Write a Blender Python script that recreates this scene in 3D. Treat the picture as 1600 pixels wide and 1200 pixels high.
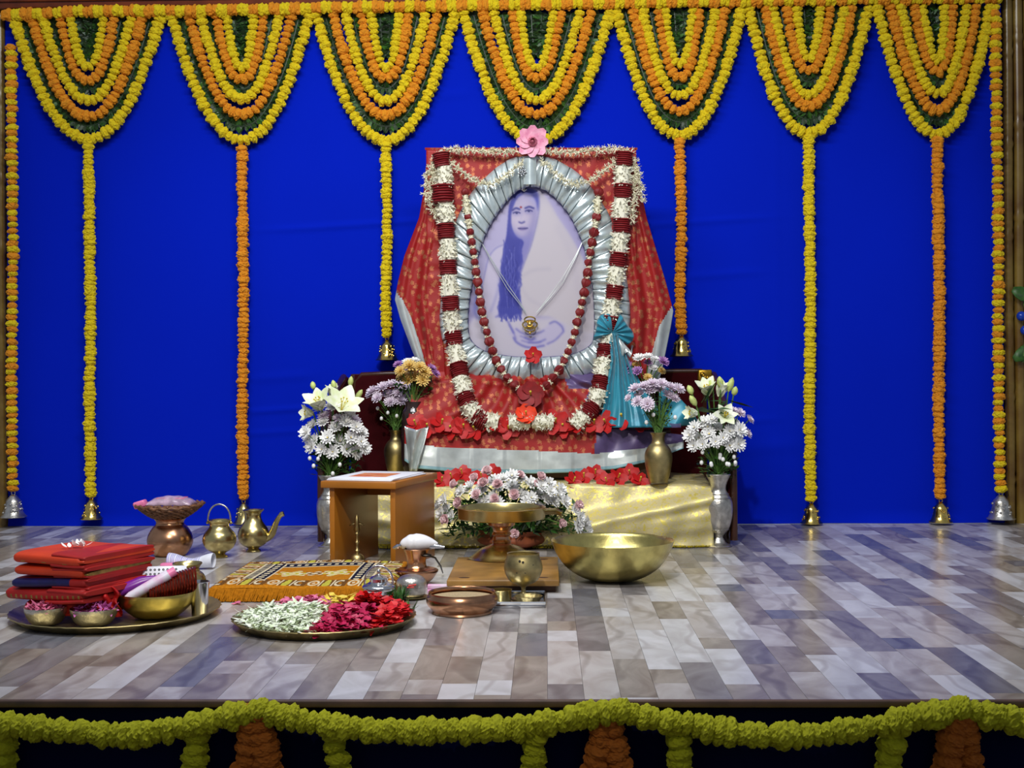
import bpy, bmesh, math, random
import numpy as np
from mathutils import Vector, Matrix, Quaternion
R = math.radians
random.seed(11)
for o in list(bpy.data.objects): bpy.data.objects.remove(o)
SC = bpy.context.scene
COL = SC.collection

# ------------------------------------------------------------------ camera
CAMH, FPX, YAW, ROLL, HOR = 0.667, 2050.0, R(1.5), R(0.376), 582.0
FWD = Vector((-math.sin(YAW), math.cos(YAW), 0))
R0 = Vector((math.cos(YAW), math.sin(YAW), 0)); Z = Vector((0, 0, 1))
RT = R0 * math.cos(ROLL) - Z * math.sin(ROLL)
UP = R0 * math.sin(ROLL) + Z * math.cos(ROLL)
CP = Vector((0, 0, CAMH))
cam = bpy.data.cameras.new('camera'); camo = bpy.data.objects.new('camera', cam); COL.objects.link(camo)
cam.sensor_fit = 'HORIZONTAL'; cam.sensor_width = 36; cam.lens = FPX / 1600 * 36
cam.shift_y = -(600 - HOR) / 1600; cam.clip_start = .05
camo.matrix_world = Matrix(((RT.x, UP.x, -FWD.x, CP.x), (RT.y, UP.y, -FWD.y, CP.y), (RT.z, UP.z, -FWD.z, CP.z), (0, 0, 0, 1)))
SC.camera = camo
def ray(px, py): return FWD + RT * ((px - 800) / FPX) + UP * ((HOR - py) / FPX)
def P(px, py, Y):            # measured point of the photograph at the stage depth Y
    d = ray(px, py); return CP + d * (Y / d.y)
def F(px, py, z=0.0):        # the same on a level surface
    d = ray(px, py); return CP + d * ((z - CAMH) / d.z)

# ------------------------------------------------------------------ light
w = bpy.data.worlds.new('hall'); SC.world = w; w.use_nodes = True
w.node_tree.nodes['Background'].inputs[0].default_value = (.74, .82, 1, 1)
w.node_tree.nodes['Background'].inputs[1].default_value = .27
def lamp(kind, name, loc, to, energy, col, **kw):
    l = bpy.data.lights.new(name, kind); l.energy = energy; l.color = col
    for k, v in kw.items(): setattr(l, k, v)
    o = bpy.data.objects.new(name, l); COL.objects.link(o); o.location = loc
    o.rotation_euler = (Vector(to) - Vector(loc)).to_track_quat('-Z', 'Y').to_euler(); return o
lamp('SPOT', 'stage_spot_lamp', (-.5, .3, 3.6), (-.1, 4.9, .4), 440, (1, .95, .86), spot_size=R(52), spot_blend=.75, shadow_soft_size=.07)
lamp('AREA', 'stage_wash_lamp', (-.5, 3.0, 3.1), (-.15, 5.1, .35), 85, (.95, .97, 1), shape='RECTANGLE', size=2.6, size_y=.25)
SC.view_settings.view_transform = 'Standard'; SC.view_settings.look = 'None'
SC.view_settings.gamma = 1; SC.view_settings.use_curve_mapping = False
SC.view_settings.exposure = 0.0

# ------------------------------------------------------------------ helpers
def lin(c):
    return tuple(((v / 255) / 12.92 if v / 255 <= .04045 else ((v / 255 + .055) / 1.055) ** 2.4) for v in c)
class NT:
    def __init__(s, m): s.t = m.node_tree; s.n = s.t.nodes; s.l = s.t.links
    def add(s, typ, **kw):
        n = s.n.new(typ)
        for k, v in kw.items():
            if k.startswith('i_'):
                key = k[2:]; n.inputs[int(key) if key.isdigit() else key].default_value = v
            else: setattr(n, k, v)
        return n
    def link(s, a, b): s.l.new(a, b)
MATS = {}
def mat(name, col, rough=.6, metal=0.0, var=.12, vscale=30, bump=0.0, bscale=200, sheen=0, spec=.5, col2=None, trans=0, sss=0):
    """Principled material with a noise variation of colour and optional fine relief."""
    m = bpy.data.materials.new(name); m.use_nodes = True; t = NT(m); b = t.n['Principled BSDF']
    c = lin(col); c2 = lin(col2) if col2 else tuple(v * (1 - var * 1.6) for v in c)
    tc = t.add('ShaderNodeTexCoord'); nz = t.add('ShaderNodeTexNoise', i_Scale=vscale, i_Detail=4.0)
    t.link(tc.outputs['Object'], nz.inputs['Vector'])
    mx = t.add('ShaderNodeMix', data_type='RGBA'); mx.inputs[6].default_value = (*c, 1); mx.inputs[7].default_value = (*c2, 1)
    mr = t.add('ShaderNodeMapRange'); mr.inputs[1].default_value = .38; mr.inputs[2].default_value = .68
    t.link(nz.outputs[0], mr.inputs[0]); t.link(mr.outputs[0], mx.inputs[0]); t.link(mx.outputs[2], b.inputs['Base Color'])
    b.inputs['Roughness'].default_value = rough; b.inputs['Metallic'].default_value = metal
    b.inputs['Specular IOR Level'].default_value = spec
    if sheen: b.inputs['Sheen Weight'].default_value = sheen
    if trans: b.inputs['Transmission Weight'].default_value = trans
    if sss: b.inputs['Subsurface Weight'].default_value = sss; b.inputs['Subsurface Scale'].default_value = .004
    if bump:
        n2 = t.add('ShaderNodeTexNoise', i_Scale=bscale, i_Detail=3.0); t.link(tc.outputs['Object'], n2.inputs['Vector'])
        bp = t.add('ShaderNodeBump', i_Strength=bump, i_Distance=.004); t.link(n2.outputs[0], bp.inputs['Height']); t.link(bp.outputs[0], b.inputs['Normal'])
    MATS[name] = m; return m
def brocade(name, col, motif, scale=28, thr=.30, rough=.45, metal=.0, mrough=.3, fine=False):
    """Cloth with small woven metallic motifs."""
    m = bpy.data.materials.new(name); m.use_nodes = True; t = NT(m); b = t.n['Principled BSDF']
    tc = t.add('ShaderNodeTexCoord'); vo = t.add('ShaderNodeTexVoronoi', voronoi_dimensions='2D', i_Scale=scale, i_Randomness=.75)
    sx = t.add('ShaderNodeSeparateXYZ'); cx = t.add('ShaderNodeCombineXYZ'); t.link(tc.outputs['Object'], sx.inputs[0]); t.link(sx.outputs[0], cx.inputs[0]); t.link(sx.outputs[2], cx.inputs[1])
    mz = t.add('ShaderNodeMath', operation='MULTIPLY'); mz.inputs[1].default_value = .8; t.link(sx.outputs[2], mz.inputs[0]); t.link(mz.outputs[0], cx.inputs[1]); t.link(cx.outputs[0], vo.inputs['Vector'])
    nz = t.add('ShaderNodeTexNoise', i_Scale=scale * 5.5); t.link(tc.outputs['Object'], nz.inputs['Vector'])
    ad = t.add('ShaderNodeMath', operation='MULTIPLY_ADD'); ad.inputs[1].default_value = .9; t.link(nz.outputs[0], ad.inputs[0]); t.link(vo.outputs['Distance'], ad.inputs[2])
    mr = t.add('ShaderNodeMapRange'); mr.inputs[1].default_value = thr + .52; mr.inputs[2].default_value = thr + .40; t.link(ad.outputs[0], mr.inputs[0])
    n3 = t.add('ShaderNodeTexNoise', i_Scale=9.0); t.link(tc.outputs['Object'], n3.inputs['Vector'])
    m0 = t.add('ShaderNodeMix', data_type='RGBA'); c = lin(col); m0.inputs[6].default_value = (*[v * .75 for v in c], 1); m0.inputs[7].default_value = (*[min(1, v * 1.15) for v in c], 1)
    t.link(n3.outputs[0], m0.inputs[0])
    mx = t.add('ShaderNodeMix', data_type='RGBA'); mx.inputs[7].default_value = (*lin(motif), 1)
    t.link(m0.outputs[2], mx.inputs[6]); t.link(mr.outputs[0], mx.inputs[0]); t.link(mx.outputs[2], b.inputs['Base Color'])
    mm = t.add('ShaderNodeMath', operation='MULTIPLY_ADD'); mm.inputs[1].default_value = .75 - metal; mm.inputs[2].default_value = metal; t.link(mr.outputs[0], mm.inputs[0]); t.link(mm.outputs[0], b.inputs['Metallic'])
    b.inputs['Roughness'].default_value = rough
    if fine:
        t.link(nz.outputs[0], mr.inputs[0]); nz.inputs['Scale'].default_value = 70; nz.inputs['Detail'].default_value = 6; nz.inputs['Distortion'].default_value = 1.0; mr.inputs[1].default_value = .5; mr.inputs[2].default_value = .66
        bp = t.add('ShaderNodeBump', i_Strength=.25, i_Distance=.004); t.link(nz.outputs[0], bp.inputs['Height']); t.link(bp.outputs[0], b.inputs['Normal'])
    MATS[name] = m; return m

class MB:
    """Collects shapes; build() links them as ONE mesh object."""
    def __init__(s): s.v = []; s.f = []; s.m = []; s.mi = 0
    def add(s, vs, fs, M=None):
        o = len(s.v); s.v += [tuple(M @ Vector(v)) if M else tuple(v) for v in vs]
        s.f += [tuple(i + o for i in f) for f in fs]; s.m += [s.mi] * len(fs); return s
    def box(s, a, b, M=None, bev=0):
        (x0, y0, z0), (x1, y1, z1) = a, b
        if bev:
            bm = bmesh.new(); bmesh.ops.create_cube(bm, size=1)
            for v in bm.verts: v.co = Vector(((x0 + x1) / 2 + v.co.x * (x1 - x0), (y0 + y1) / 2 + v.co.y * (y1 - y0), (z0 + z1) / 2 + v.co.z * (z1 - z0)))
            bmesh.ops.bevel(bm, geom=bm.edges[:], offset=bev, segments=2, affect='EDGES', profile=.5)
            bm.verts.index_update(); r = s.add([v.co.copy() for v in bm.verts], [[v.index for v in f.verts] for f in bm.faces], M); bm.free(); return r
        return s.add([(x0, y0, z0), (x1, y0, z0), (x1, y1, z0), (x0, y1, z0), (x0, y0, z1), (x1, y0, z1), (x1, y1, z1), (x0, y1, z1)],
                     [(0, 3, 2, 1), (4, 5, 6, 7), (0, 1, 5, 4), (1, 2, 6, 5), (2, 3, 7, 6), (3, 0, 4, 7)], M)
    def lathe(s, prof, n=40, M=None, wob=None, closed=False):
        vs, fs = [], []
        for k, (r, z) in enumerate(prof):
            for i in range(n):
                a = 2 * math.pi * i / n; rr = r * (wob(a, k) if wob else 1)
                vs.append((rr * math.cos(a), rr * math.sin(a), z))
        K = len(prof)
        for k in range(K - 1):
            for i in range(n):
                j = (i + 1) % n; fs.append((k * n + i, k * n + j, (k + 1) * n + j, (k + 1) * n + i))
        return s.add(vs, fs, M)
    def tube(s, pts, r, n=8, M=None, cap=True, flat=1.0):
        pts = [Vector(p) for p in pts]; rs = r if isinstance(r, (list, tuple)) else [r] * len(pts)
        vs, fs = [], []; up = None
        for i, p in enumerate(pts):
            t = (pts[min(i + 1, len(pts) - 1)] - pts[max(i - 1, 0)]).normalized()
            if up is None: up = t.orthogonal().normalized()
            up = (up - t * up.dot(t)).normalized(); sd = t.cross(up)
            for k in range(n):
                a = 2 * math.pi * k / n; vs.append(p + up * (math.cos(a) * rs[i]) + sd * (math.sin(a) * rs[i] * flat))
        for i in range(len(pts) - 1):
            for k in range(n):
                j = (k + 1) % n; fs.append((i * n + k, i * n + j, (i + 1) * n + j, (i + 1) * n + k))
        if cap: fs.append(tuple(range(n))[::-1]); fs.append(tuple((len(pts) - 1) * n + k for k in range(n)))
        return s.add(vs, fs, M)
    def ball(s, c, r, n=12, m=8, jit=0, sq=(1, 1, 1), M=None, rnd=random):
        vs = [(c[0], c[1], c[2] + r * sq[2])]; fs = []
        for j in range(1, m):
            th = math.pi * j / m
            for i in range(n):
                a = 2 * math.pi * (i + .5 * (j % 2)) / n; q = r * (1 + rnd.uniform(-jit, jit))
                vs.append((c[0] + q * sq[0] * math.sin(th) * math.cos(a), c[1] + q * sq[1] * math.sin(th) * math.sin(a), c[2] + q * sq[2] * math.cos(th)))
        vs.append((c[0], c[1], c[2] - r * sq[2])); L = len(vs) - 1
        for i in range(n):
            j = (i + 1) % n; fs.append((0, 1 + i, 1 + j)); fs.append((L, L - n + j, L - n + i))
        for k in range(m - 2):
            for i in range(n):
                j = (i + 1) % n; a = 1 + k * n; fs.append((a + i, a + n + i, a + n + j, a + j))
        return s.add(vs, fs, M)
    def grid(s, fn, nu, nv, M=None, matfn=None, thick=0):
        vs = [fn(i / nu, j / nv) for j in range(nv + 1) for i in range(nu + 1)]; fs = []; o = len(s.m)
        for j in range(nv):
            for i in range(nu): a = j * (nu + 1) + i; fs.append((a, a + 1, a + nu + 2, a + nu + 1))
        s.add(vs, fs, M)
        if matfn:
            k = o
            for j in range(nv):
                for i in range(nu): s.m[k] = matfn((i + .5) / nu, (j + .5) / nv); k += 1
        return s
    def petal(s, L, W, curl=.2, M=None, tip=.25, base=.25, cup=.12, n=4):
        """A petal or leaf: from the origin along +X, rising with curl, cupped across."""
        vs, fs = [], []
        for i in range(n + 1):
            u = i / n; wv = W * (base * (1 - u) + math.sin(math.pi * min(1, u * .9 + .05)) * .9 + tip * u * .3) * .5
            if i == n: wv = W * tip * .5
            z = curl * L * u * u; x = L * u * (1 - .15 * abs(curl) * u)
            vs += [(x, -wv, z + cup * wv), (x, 0, z), (x, wv, z + cup * wv)]
        for i in range(n):
            a = 3 * i; fs += [(a, a + 3, a + 4, a + 1), (a + 1, a + 4, a + 5, a + 2)]
        return s.add(vs, fs, M)
    def extr(s, pts, h, M=None):
        n = len(pts); vs = [(x, y, 0) for x, y in pts] + [(x, y, h) for x, y in pts]
        return s.add(vs, [tuple(range(n))[::-1], tuple(range(n, 2 * n))] + [(i, (i + 1) % n, n + (i + 1) % n, n + i) for i in range(n)], M)
    def mesh(s, name, mats, smooth=True):
        me = bpy.data.meshes.new(name); me.from_pydata(s.v, [], s.f)
        for m in (mats if isinstance(mats, (list, tuple)) else [mats]): me.materials.append(MATS[m] if isinstance(m, str) else m)
        if any(s.m): me.polygons.foreach_set('material_index', s.m)
        me.polygons.foreach_set('use_smooth', [smooth] * len(s.f)); me.update()
        if smooth:
            try: me.set_sharp_from_angle(angle=R(50))
            except Exception: pass
        return me
    def build(s, name, mats, parent=None, smooth=True, loc=(0, 0, 0), solid=0):
        o = link(name, s.mesh(name, mats, smooth), parent, loc)
        if solid:
            md = o.modifiers.new('thickness', 'SOLIDIFY'); md.thickness = solid; md.offset = 0
        return o
def link(name, me, parent=None, loc=(0, 0, 0), rot=None, scale=None):
    o = bpy.data.objects.new(name, me); COL.objects.link(o); o.location = loc
    if parent: o.parent = parent
    if rot is not None:
        o.rotation_mode = 'QUATERNION'; o.rotation_quaternion = rot
    if scale is not None: o.scale = scale if isinstance(scale, (tuple, list)) else (scale,) * 3
    return o
def tag(o, label, cat, group=None, kind=None):
    if label: o['label'] = label
    if cat: o['category'] = cat
    if group: o['group'] = group
    if kind: o['kind'] = kind
    return o
def thing(name, label, cat, loc=(0, 0, 0), rz=0, group=None):
    o = bpy.data.objects.new(name, None); COL.objects.link(o); o.location = loc; o.rotation_euler = (0, 0, rz); o.empty_display_size = .05
    return tag(o, label, cat, group)
def struct(o): o['kind'] = 'structure'; return o
def stuff(o): o['kind'] = 'stuff'; return o
def spline(pts, n):
    """Catmull-Rom through the points (2-D or 3-D), n samples evenly spaced along the length."""
    p = np.array([tuple(q) for q in pts], float); p = np.vstack([2 * p[0] - p[1], p, 2 * p[-1] - p[-2]]); out = []
    for i in range(1, len(p) - 2):
        for t in np.linspace(0, 1, 24, endpoint=False):
            a, b, c, d = p[i - 1:i + 3]
            out.append(.5 * (2 * b + (c - a) * t + (2 * a - 5 * b + 4 * c - d) * t * t + (3 * b - a - 3 * c + d) * t ** 3))
    out.append(p[-2]); out = np.array(out); s = np.r_[0, np.cumsum(np.linalg.norm(np.diff(out, axis=0), axis=1))]
    q = np.linspace(0, s[-1], n); return np.stack([np.interp(q, s, out[:, k]) for k in range(out.shape[1])], 1)
def plen(pts):
    p = spline(pts, 80); return float(np.linalg.norm(np.diff(p, axis=0), axis=1).sum())
def T(x=0, y=0, z=0): return Matrix.Translation((x, y, z))
def RX(a): return Matrix.Rotation(a, 4, 'X')
def RY(a): return Matrix.Rotation(a, 4, 'Y')
def RZ(a): return Matrix.Rotation(a, 4, 'Z')
def S(x, y=None, z=None): return Matrix.Diagonal((x, x if y is None else y, x if z is None else z, 1))
def lerp(a, b, t): return a + (b - a) * t
def ipl(x, pts): return float(np.interp(x, [p[0] for p in pts], [p[1] for p in pts]))

# ------------------------------------------------------------------ materials
mat('blue_cloth', (0, 30, 186), .85, var=.05, vscale=1.2, bump=.08, bscale=500, spec=.06)
mat('silver_hem', (136, 176, 186), .4, .2)
mat('skirt_cloth', (2, 8, 46), .9, var=.1, vscale=3, spec=.1)
mat('edge_wood', (92, 66, 52), .5, var=.3, vscale=14)
mat('beam_wood', (120, 52, 18), .25, var=.3, vscale=9)
mat('bamboo', (128, 104, 44), .28, var=.35, vscale=7, col2=(92, 62, 22))
mat('marigold_yellow', (255, 226, 4), .75, var=.1, vscale=60, sss=.0, bump=.7, bscale=350)
mat('marigold_orange', (255, 164, 20), .75, var=.12, vscale=60, bump=.7, bscale=350)
mat('marigold_lime', (214, 214, 10), .75, var=.14, vscale=60, bump=.7, bscale=350)  # yellow blooms with the dim bluish light of the stage edge put into the colour
mat('marigold_rust', (214, 118, 14), .75, var=.2, vscale=60, bump=.7, bscale=350)  # orange blooms darkened, stage-edge shade put into the colour
mat('leaf_dark', (34, 62, 20), .5, var=.4, vscale=40, col2=(12, 28, 8))
mat('leaf_green', (58, 104, 36), .45, var=.35, vscale=40, col2=(24, 58, 18))
mat('stem_green', (88, 128, 52), .5, var=.3, vscale=40)
mat('thread', (120, 110, 60), .8)
mat('brass', (214, 196, 134), .27, 1, var=.28, vscale=12, bump=.04, bscale=60)
mat('brass_old', (196, 178, 124), .42, 1, var=.35, vscale=18, bump=.06, bscale=80)
mat('brass_ham', (214, 200, 124), .33, 1, var=.22, vscale=16, bump=.22, bscale=45)
mat('gold_metal', (246, 214, 120), .2, 1, var=.2, vscale=60)
mat('copper', (214, 160, 122), .26, 1, var=.3, vscale=14, bump=.04, bscale=60)
mat('steel', (214, 216, 220), .16, 1, var=.12, vscale=12)
mat('silver_old', (214, 210, 202), .30, .9, var=.3, vscale=30, bump=.25, bscale=160)
mat('dark_iron', (60, 56, 50), .4, 1)
mat('maroon_velvet', (60, 8, 14), .95, var=.25, vscale=10, spec=.1)
mat('throne_wood', (66, 34, 20), .3, var=.35, vscale=12)
mat('throne_gilt', (176, 136, 40), .35, .8, var=.4, vscale=60)
mat('stool_wood', (168, 104, 26), .38, var=.12, vscale=5)
mat('board_wood', (166, 122, 58), .4, var=.3, vscale=10)
mat('board_dark', (70, 40, 18), .6, var=.3, vscale=14)
brocade('red_sari', (156, 14, 11), (186, 112, 78), 34, .235, .6)
brocade('gold_cloth', (216, 202, 150), (244, 226, 110), 60, .34, .5, .3, fine=True)
mat('gold_fringe', (176, 158, 30), .5, .3, var=.4, vscale=90)
mat('silver_cloth', (206, 220, 222), .27, .45, var=.12, vscale=22, bump=.12, bscale=30)
mat('silver_border', (206, 214, 212), .3, .4, var=.15, vscale=18, bump=.1, bscale=30)
mat('silver_crease_shade', (84, 96, 100), .5, .4)  # darker silver, paints shade into the creases between the pleats
mat('teal_silk', (44, 142, 166), .38, .1, var=.2, vscale=10, sheen=.2)
mat('purple_silk', (92, 74, 122), .42, .1, var=.25, vscale=12, sheen=.2)
mat('tuberose', (236, 234, 214), .6, var=.1, vscale=80, spec=.3)
mat('jasmine', (232, 228, 200), .6, var=.12, vscale=80, spec=.3)
mat('rose_dark', (134, 8, 20), .7, var=.3, vscale=60)
mat('rose_red', (132, 16, 20), .6, var=.35, vscale=60)
mat('hibiscus', (192, 14, 14), .55, var=.2, vscale=40)
mat('hibiscus_orange', (244, 66, 24), .55, var=.2, vscale=40)
mat('hibiscus_deep', (140, 8, 14), .55, var=.2, vscale=40)
mat('lotus_pink', (232, 168, 190), .55, var=.2, vscale=40, col2=(210, 120, 156))
mat('lotus_heart', (222, 128, 152), .6, var=.3, vscale=60)
mat('white_petal', (248, 248, 246), .6, var=.05, vscale=60)
mat('cream_lily', (246, 248, 234), .5, var=.12, vscale=30, col2=(222, 234, 178))
mat('lily_bud', (206, 220, 130), .5, var=.25, vscale=30)
mat('lavender', (238, 224, 238), .6, var=.15, vscale=60)
mat('violet', (178, 126, 190), .6, var=.2, vscale=60)
mat('mum_yellow', (242, 208, 122), .6, var=.2, vscale=60)
mat('pollen', (214, 190, 60), .7)
mat('carnation', (255, 226, 228), .65, var=.08, vscale=60)
mat('terracotta', (176, 92, 52), .6, var=.25, vscale=14)
mat('paper', (238, 240, 248), .6, var=.03)
mat('wicker', (132, 88, 54), .6, var=.35, vscale=60)
mat('sari_orange', (206, 58, 14), .6, var=.15, vscale=9)
mat('sari_red', (178, 22, 16), .6, var=.2, vscale=9)
mat('sari_navy', (22, 18, 92), .55, var=.3, vscale=30)
mat('sari_gold', (170, 140, 70), .4, .6, var=.3, vscale=60)
mat('sari_green', (10, 60, 44), .5)
mat('pink_plastic', (240, 130, 176), .35)
mat('clear_wrap', (206, 176, 198), .18, var=.3, vscale=30)
mat('towel_blue', (168, 164, 224), .85)
mat('towel_white', (228, 230, 240), .85)
mat('tube_purple', (124, 30, 150), .3, var=.2, vscale=20)
mat('tube_white', (226, 220, 234), .3, var=.3, vscale=30, col2=(226, 150, 196))
mat('comb_plastic', (224, 228, 240), .35, var=.03)
mat('black_ink', (16, 14, 30), .5)
mat('bangle', (150, 44, 22), .22, .7, var=.4, vscale=60)
mat('navy_plastic', (30, 34, 110), .3)
mat('orange_paper', (250, 160, 100), .6)
mat('sand', (186, 164, 126), .95, var=.25, vscale=300)
mat('glass_dark', (54, 40, 38), .15, var=.3)
mat('petal_white', (240, 244, 234), .55, var=.2, vscale=60, col2=(206, 224, 178))
mat('petal_pink', (228, 118, 156), .55, var=.25, vscale=60)
mat('petal_magenta', (196, 28, 84), .5, var=.25, vscale=60)
mat('petal_red', (214, 24, 28), .5, var=.25, vscale=60)
mat('petal_yellow', (236, 206, 74), .55, var=.2, vscale=60)
mat('petal_violet', (204, 104, 176), .55, var=.25, vscale=60)
mat('blue_ball', (20, 60, 170), .2)
mat('wax_white', (240, 240, 244), .22, var=.04)
mat('red_mark', (220, 60, 50), .6)
mat('incense_purple', (120, 30, 110), .4)
# ------------------------------------------------------------------ the setting
YW, YF = 5.745, 2.676
XL, XR = P(11, 500, YW).x, P(1567, 500, YW).x
ZT = P(800, -20, YW).z
creases = [(P(560, 352, YW), .42, .006, .012), (P(1080, 348, YW), .34, .005, .012), (P(440, 590, YW), .14, .004, .02), (P(440, 641, YW), .16, .006, .011),
           (P(430, 676, YW), .14, .004, .012), (P(1120, 430, YW), .2, .004, .016), (P(1140, 660, YW), .2, .004, .014), (P(690, 150, YW), .12, .003, .02), (P(1190, 700, YW), .16, .004, .03)]
def wall_y(x, z):
    y = YW + .004 * math.sin(x * 2.1 + .5) + .003 * math.sin(z * 3 + x)
    for c, L, a, wd in creases:
        d = (z - c.z - .02 * math.sin((x - c.x) * 3)) / wd; e = (x - c.x) / L
        if abs(d) < 4 and abs(e) < 1.6: y -= a * math.exp(-d * d) * math.exp(-e ** 4)
    for sx in (395, 1213):
        d = (x - P(sx, 500, YW).x) / .008
        if abs(d) < 4: y -= .0025 * math.exp(-d * d)
    if z < .06: y -= .02 * (1 - z / .06) ** 2 * (.6 + .4 * math.sin(x * 9))
    return y
m = MB(); m.grid(lambda u, v: (lerp(XL, XR, u), wall_y(lerp(XL, XR, u), ZT * v), .002 + ZT * v), 260, 240)
wb = struct(m.build('wall_back', 'blue_cloth')); tag(wb, 'royal blue cloth backdrop stretched across the back of the stage', None)
# bamboo on both sides of the cloth
def bamboo_wall(name, xs, label):
    m = MB(); m.box((min(xs) - .06, YW + .03, 0), (max(xs) + .06, YW + .06, ZT + .15)); b = struct(m.build(name, 'board_dark')); tag(b, label, None)
    for k, x in enumerate(xs):
        rnd = random.Random(k * 7 + len(name)); pts, rs = [], []; z = 0.0; r = .021
        nodes = []; q = rnd.uniform(.05, .3)
        while q < ZT + .15: nodes.append(q); q += rnd.uniform(.3, .42)
        for i in range(120):
            z = (ZT + .15) * i / 119; d = min([abs(z - n) for n in nodes] + [9])
            pts.append((x + .002 * math.sin(z * 4 + k), YW - .004, z)); rs.append(r + (.003 if d < .012 else 0) - (.0015 if .012 < d < .03 else 0))
        MB().tube(pts, rs, 12).build('bamboo_pole', 'bamboo', b)
bl, br_ = P(3, 500, YW).x, P(1576, 500, YW).x
bamboo_wall('wall_left', [bl - .045 * k for k in range(6)], 'upright bamboo poles left of the blue backdrop')
bamboo_wall('wall_right', [br_ + .045 * k for k in range(6)], 'upright bamboo poles right of the blue backdrop')
zb0 = P(800, 9, YW).z
m = MB(); m.box((XL - .3, YW - .06, zb0), (XR + .3, YW + .05, zb0 + .12), bev=.008)
m.box((XL - .3, YW - .075, zb0 + .028), (XR + .3, YW - .05, zb0 + .04), bev=.004)
struct(m.build('trim_1', 'beam_wood')); 
# stage floor
def plank_mat(name, c1, c2, c3):
    m = bpy.data.materials.new(name); m.use_nodes = True; t = NT(m); b = t.n['Principled BSDF']
    ge = t.add('ShaderNodeNewGeometry'); oi = t.add('ShaderNodeObjectInfo')
    cb = t.add('ShaderNodeCombineXYZ'); ml = t.add('ShaderNodeMath', operation='MULTIPLY'); ml.inputs[1].default_value = 37.0
    t.link(oi.outputs['Random'], ml.inputs[0]); t.link(ml.outputs[0], cb.inputs[0]); t.link(ml.outputs[0], cb.inputs[2])
    ad = t.add('ShaderNodeVectorMath', operation='ADD'); t.link(ge.outputs['Position'], ad.inputs[0]); t.link(cb.outputs[0], ad.inputs[1])
    sc = t.add('ShaderNodeVectorMath', operation='MULTIPLY'); sc.inputs[1].default_value = (1, .5, 1); t.link(ad.outputs[0], sc.inputs[0])
    n1 = t.add('ShaderNodeTexNoise', i_Scale=9.0, i_Detail=5.0, i_Distortion=1.6); t.link(sc.outputs[0], n1.inputs['Vector'])
    wv = t.add('ShaderNodeTexWave', i_Scale=2.2, i_Distortion=14.0, i_Detail=3.0); wv.inputs['Detail Scale'].default_value = 1.6; t.link(sc.outputs[0], wv.inputs['Vector'])
    r1 = t.add('ShaderNodeMapRange'); r1.inputs[1].default_value = .35; r1.inputs[2].default_value = .7; t.link(n1.outputs[0], r1.inputs[0])
    r2 = t.add('ShaderNodeMapRange'); r2.inputs[1].default_value = .80; r2.inputs[2].default_value = 1.0; r2.inputs[4].default_value = .45; t.link(wv.outputs[1], r2.inputs[0])
    mx = t.add('ShaderNodeMix', data_type='RGBA'); mx.inputs[6].default_value = (*lin(c1), 1); mx.inputs[7].default_value = (*lin(c2), 1); t.link(r1.outputs[0], mx.inputs[0])
    m2 = t.add('ShaderNodeMix', data_type='RGBA'); m2.inputs[7].default_value = (*lin(c3), 1); t.link(mx.outputs[2], m2.inputs[6]); t.link(r2.outputs[0], m2.inputs[0])
    t.link(m2.outputs[2], b.inputs['Base Color']); b.inputs['Roughness'].default_value = .27; b.inputs['Specular IOR Level'].default_value = .5
    MATS[name] = m
plank_mat('plank_white', (206, 206, 210), (180, 178, 178), (150, 144, 140))
plank_mat('plank_pale', (190, 186, 184), (160, 152, 146), (118, 108, 100))
plank_mat('plank_tan', (158, 150, 140), (128, 118, 108), (84, 74, 66))
plank_mat('plank_grey', (140, 136, 136), (112, 106, 106), (76, 70, 70))
plank_mat('plank_slate', (124, 124, 130), (100, 100, 108), (66, 64, 72))
PM = ['plank_white', 'plank_pale', 'plank_tan', 'plank_grey', 'plank_slate']
m = MB(); m.box((XL - .45, YF + .03, -.05), (XR + .45, YW + .08, -.005)); m.box((XL - .45, YF, -.012), (XR + .45, YF + .03, -.005)); fl = struct(m.build('floor', 'plank_grey'))
tag(fl, 'stage floor of pale grey and brown wood-look planks', None)
unit = []
for k in range(5):
    m = MB(); m.box((-.5, -.5, -1), (.5, .5, 0)); unit.append(m.mesh('plank', PM[k], False))
rnd = random.Random(5); W = .0755; planks = []; x = -2.72; prev = {}
ci = 0
while x < 2.75:
    y = YF - rnd.uniform(0, .4); last = None
    while y < YW + .05:
        L = rnd.choice([.13, .27, .36, .45, .53, .53]); k = rnd.choices(range(5), [.32, .24, .20, .18, .06])[0]
        if k == last: k = (k + rnd.choice([1, 2])) % 5
        last = k; y0, y1 = max(y, YF), min(y + L, YW + .05); y += L
        if y1 - y0 < .01: continue
        c = Vector((x + W / 2, (y0 + y1) / 2, 0)); lo, hi = P(-90, 900, c.y).x, P(1690, 900, c.y).x
        if not lo < c.x < hi: continue
        planks.append(((y1 - y0) / c.y ** 3, c, y1 - y0, k))
    x += W
planks.sort(key=lambda t: -t[0]); far = MB()
for i, (a, c, L, k) in enumerate(planks):
    if i < 300: link('plank', unit[k], fl, c, None, (W - .0007, L - .0007, .005))
    else:
        far.mi = k; far.box((c.x - W / 2 + .0003, c.y - L / 2 + .0003, -.005), (c.x + W / 2 - .0003, c.y + L / 2 - .0003, 0))
stuff(far.build('far_planks', PM, fl, False))
m = MB(); m.box((XL - .45, YF - .014, -.014), (XR + .45, YF - .0005, .001), bev=.003); struct(m.build('trim_2', 'edge_wood'))
m = MB(); m.grid(lambda u, v: (lerp(XL - .45, XR + .45, u), YF + .012 + .006 * math.sin(u * 90) + .004 * math.sin(u * 41 + 1), lerp(-.62, -.012, v)), 400, 8)
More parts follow.
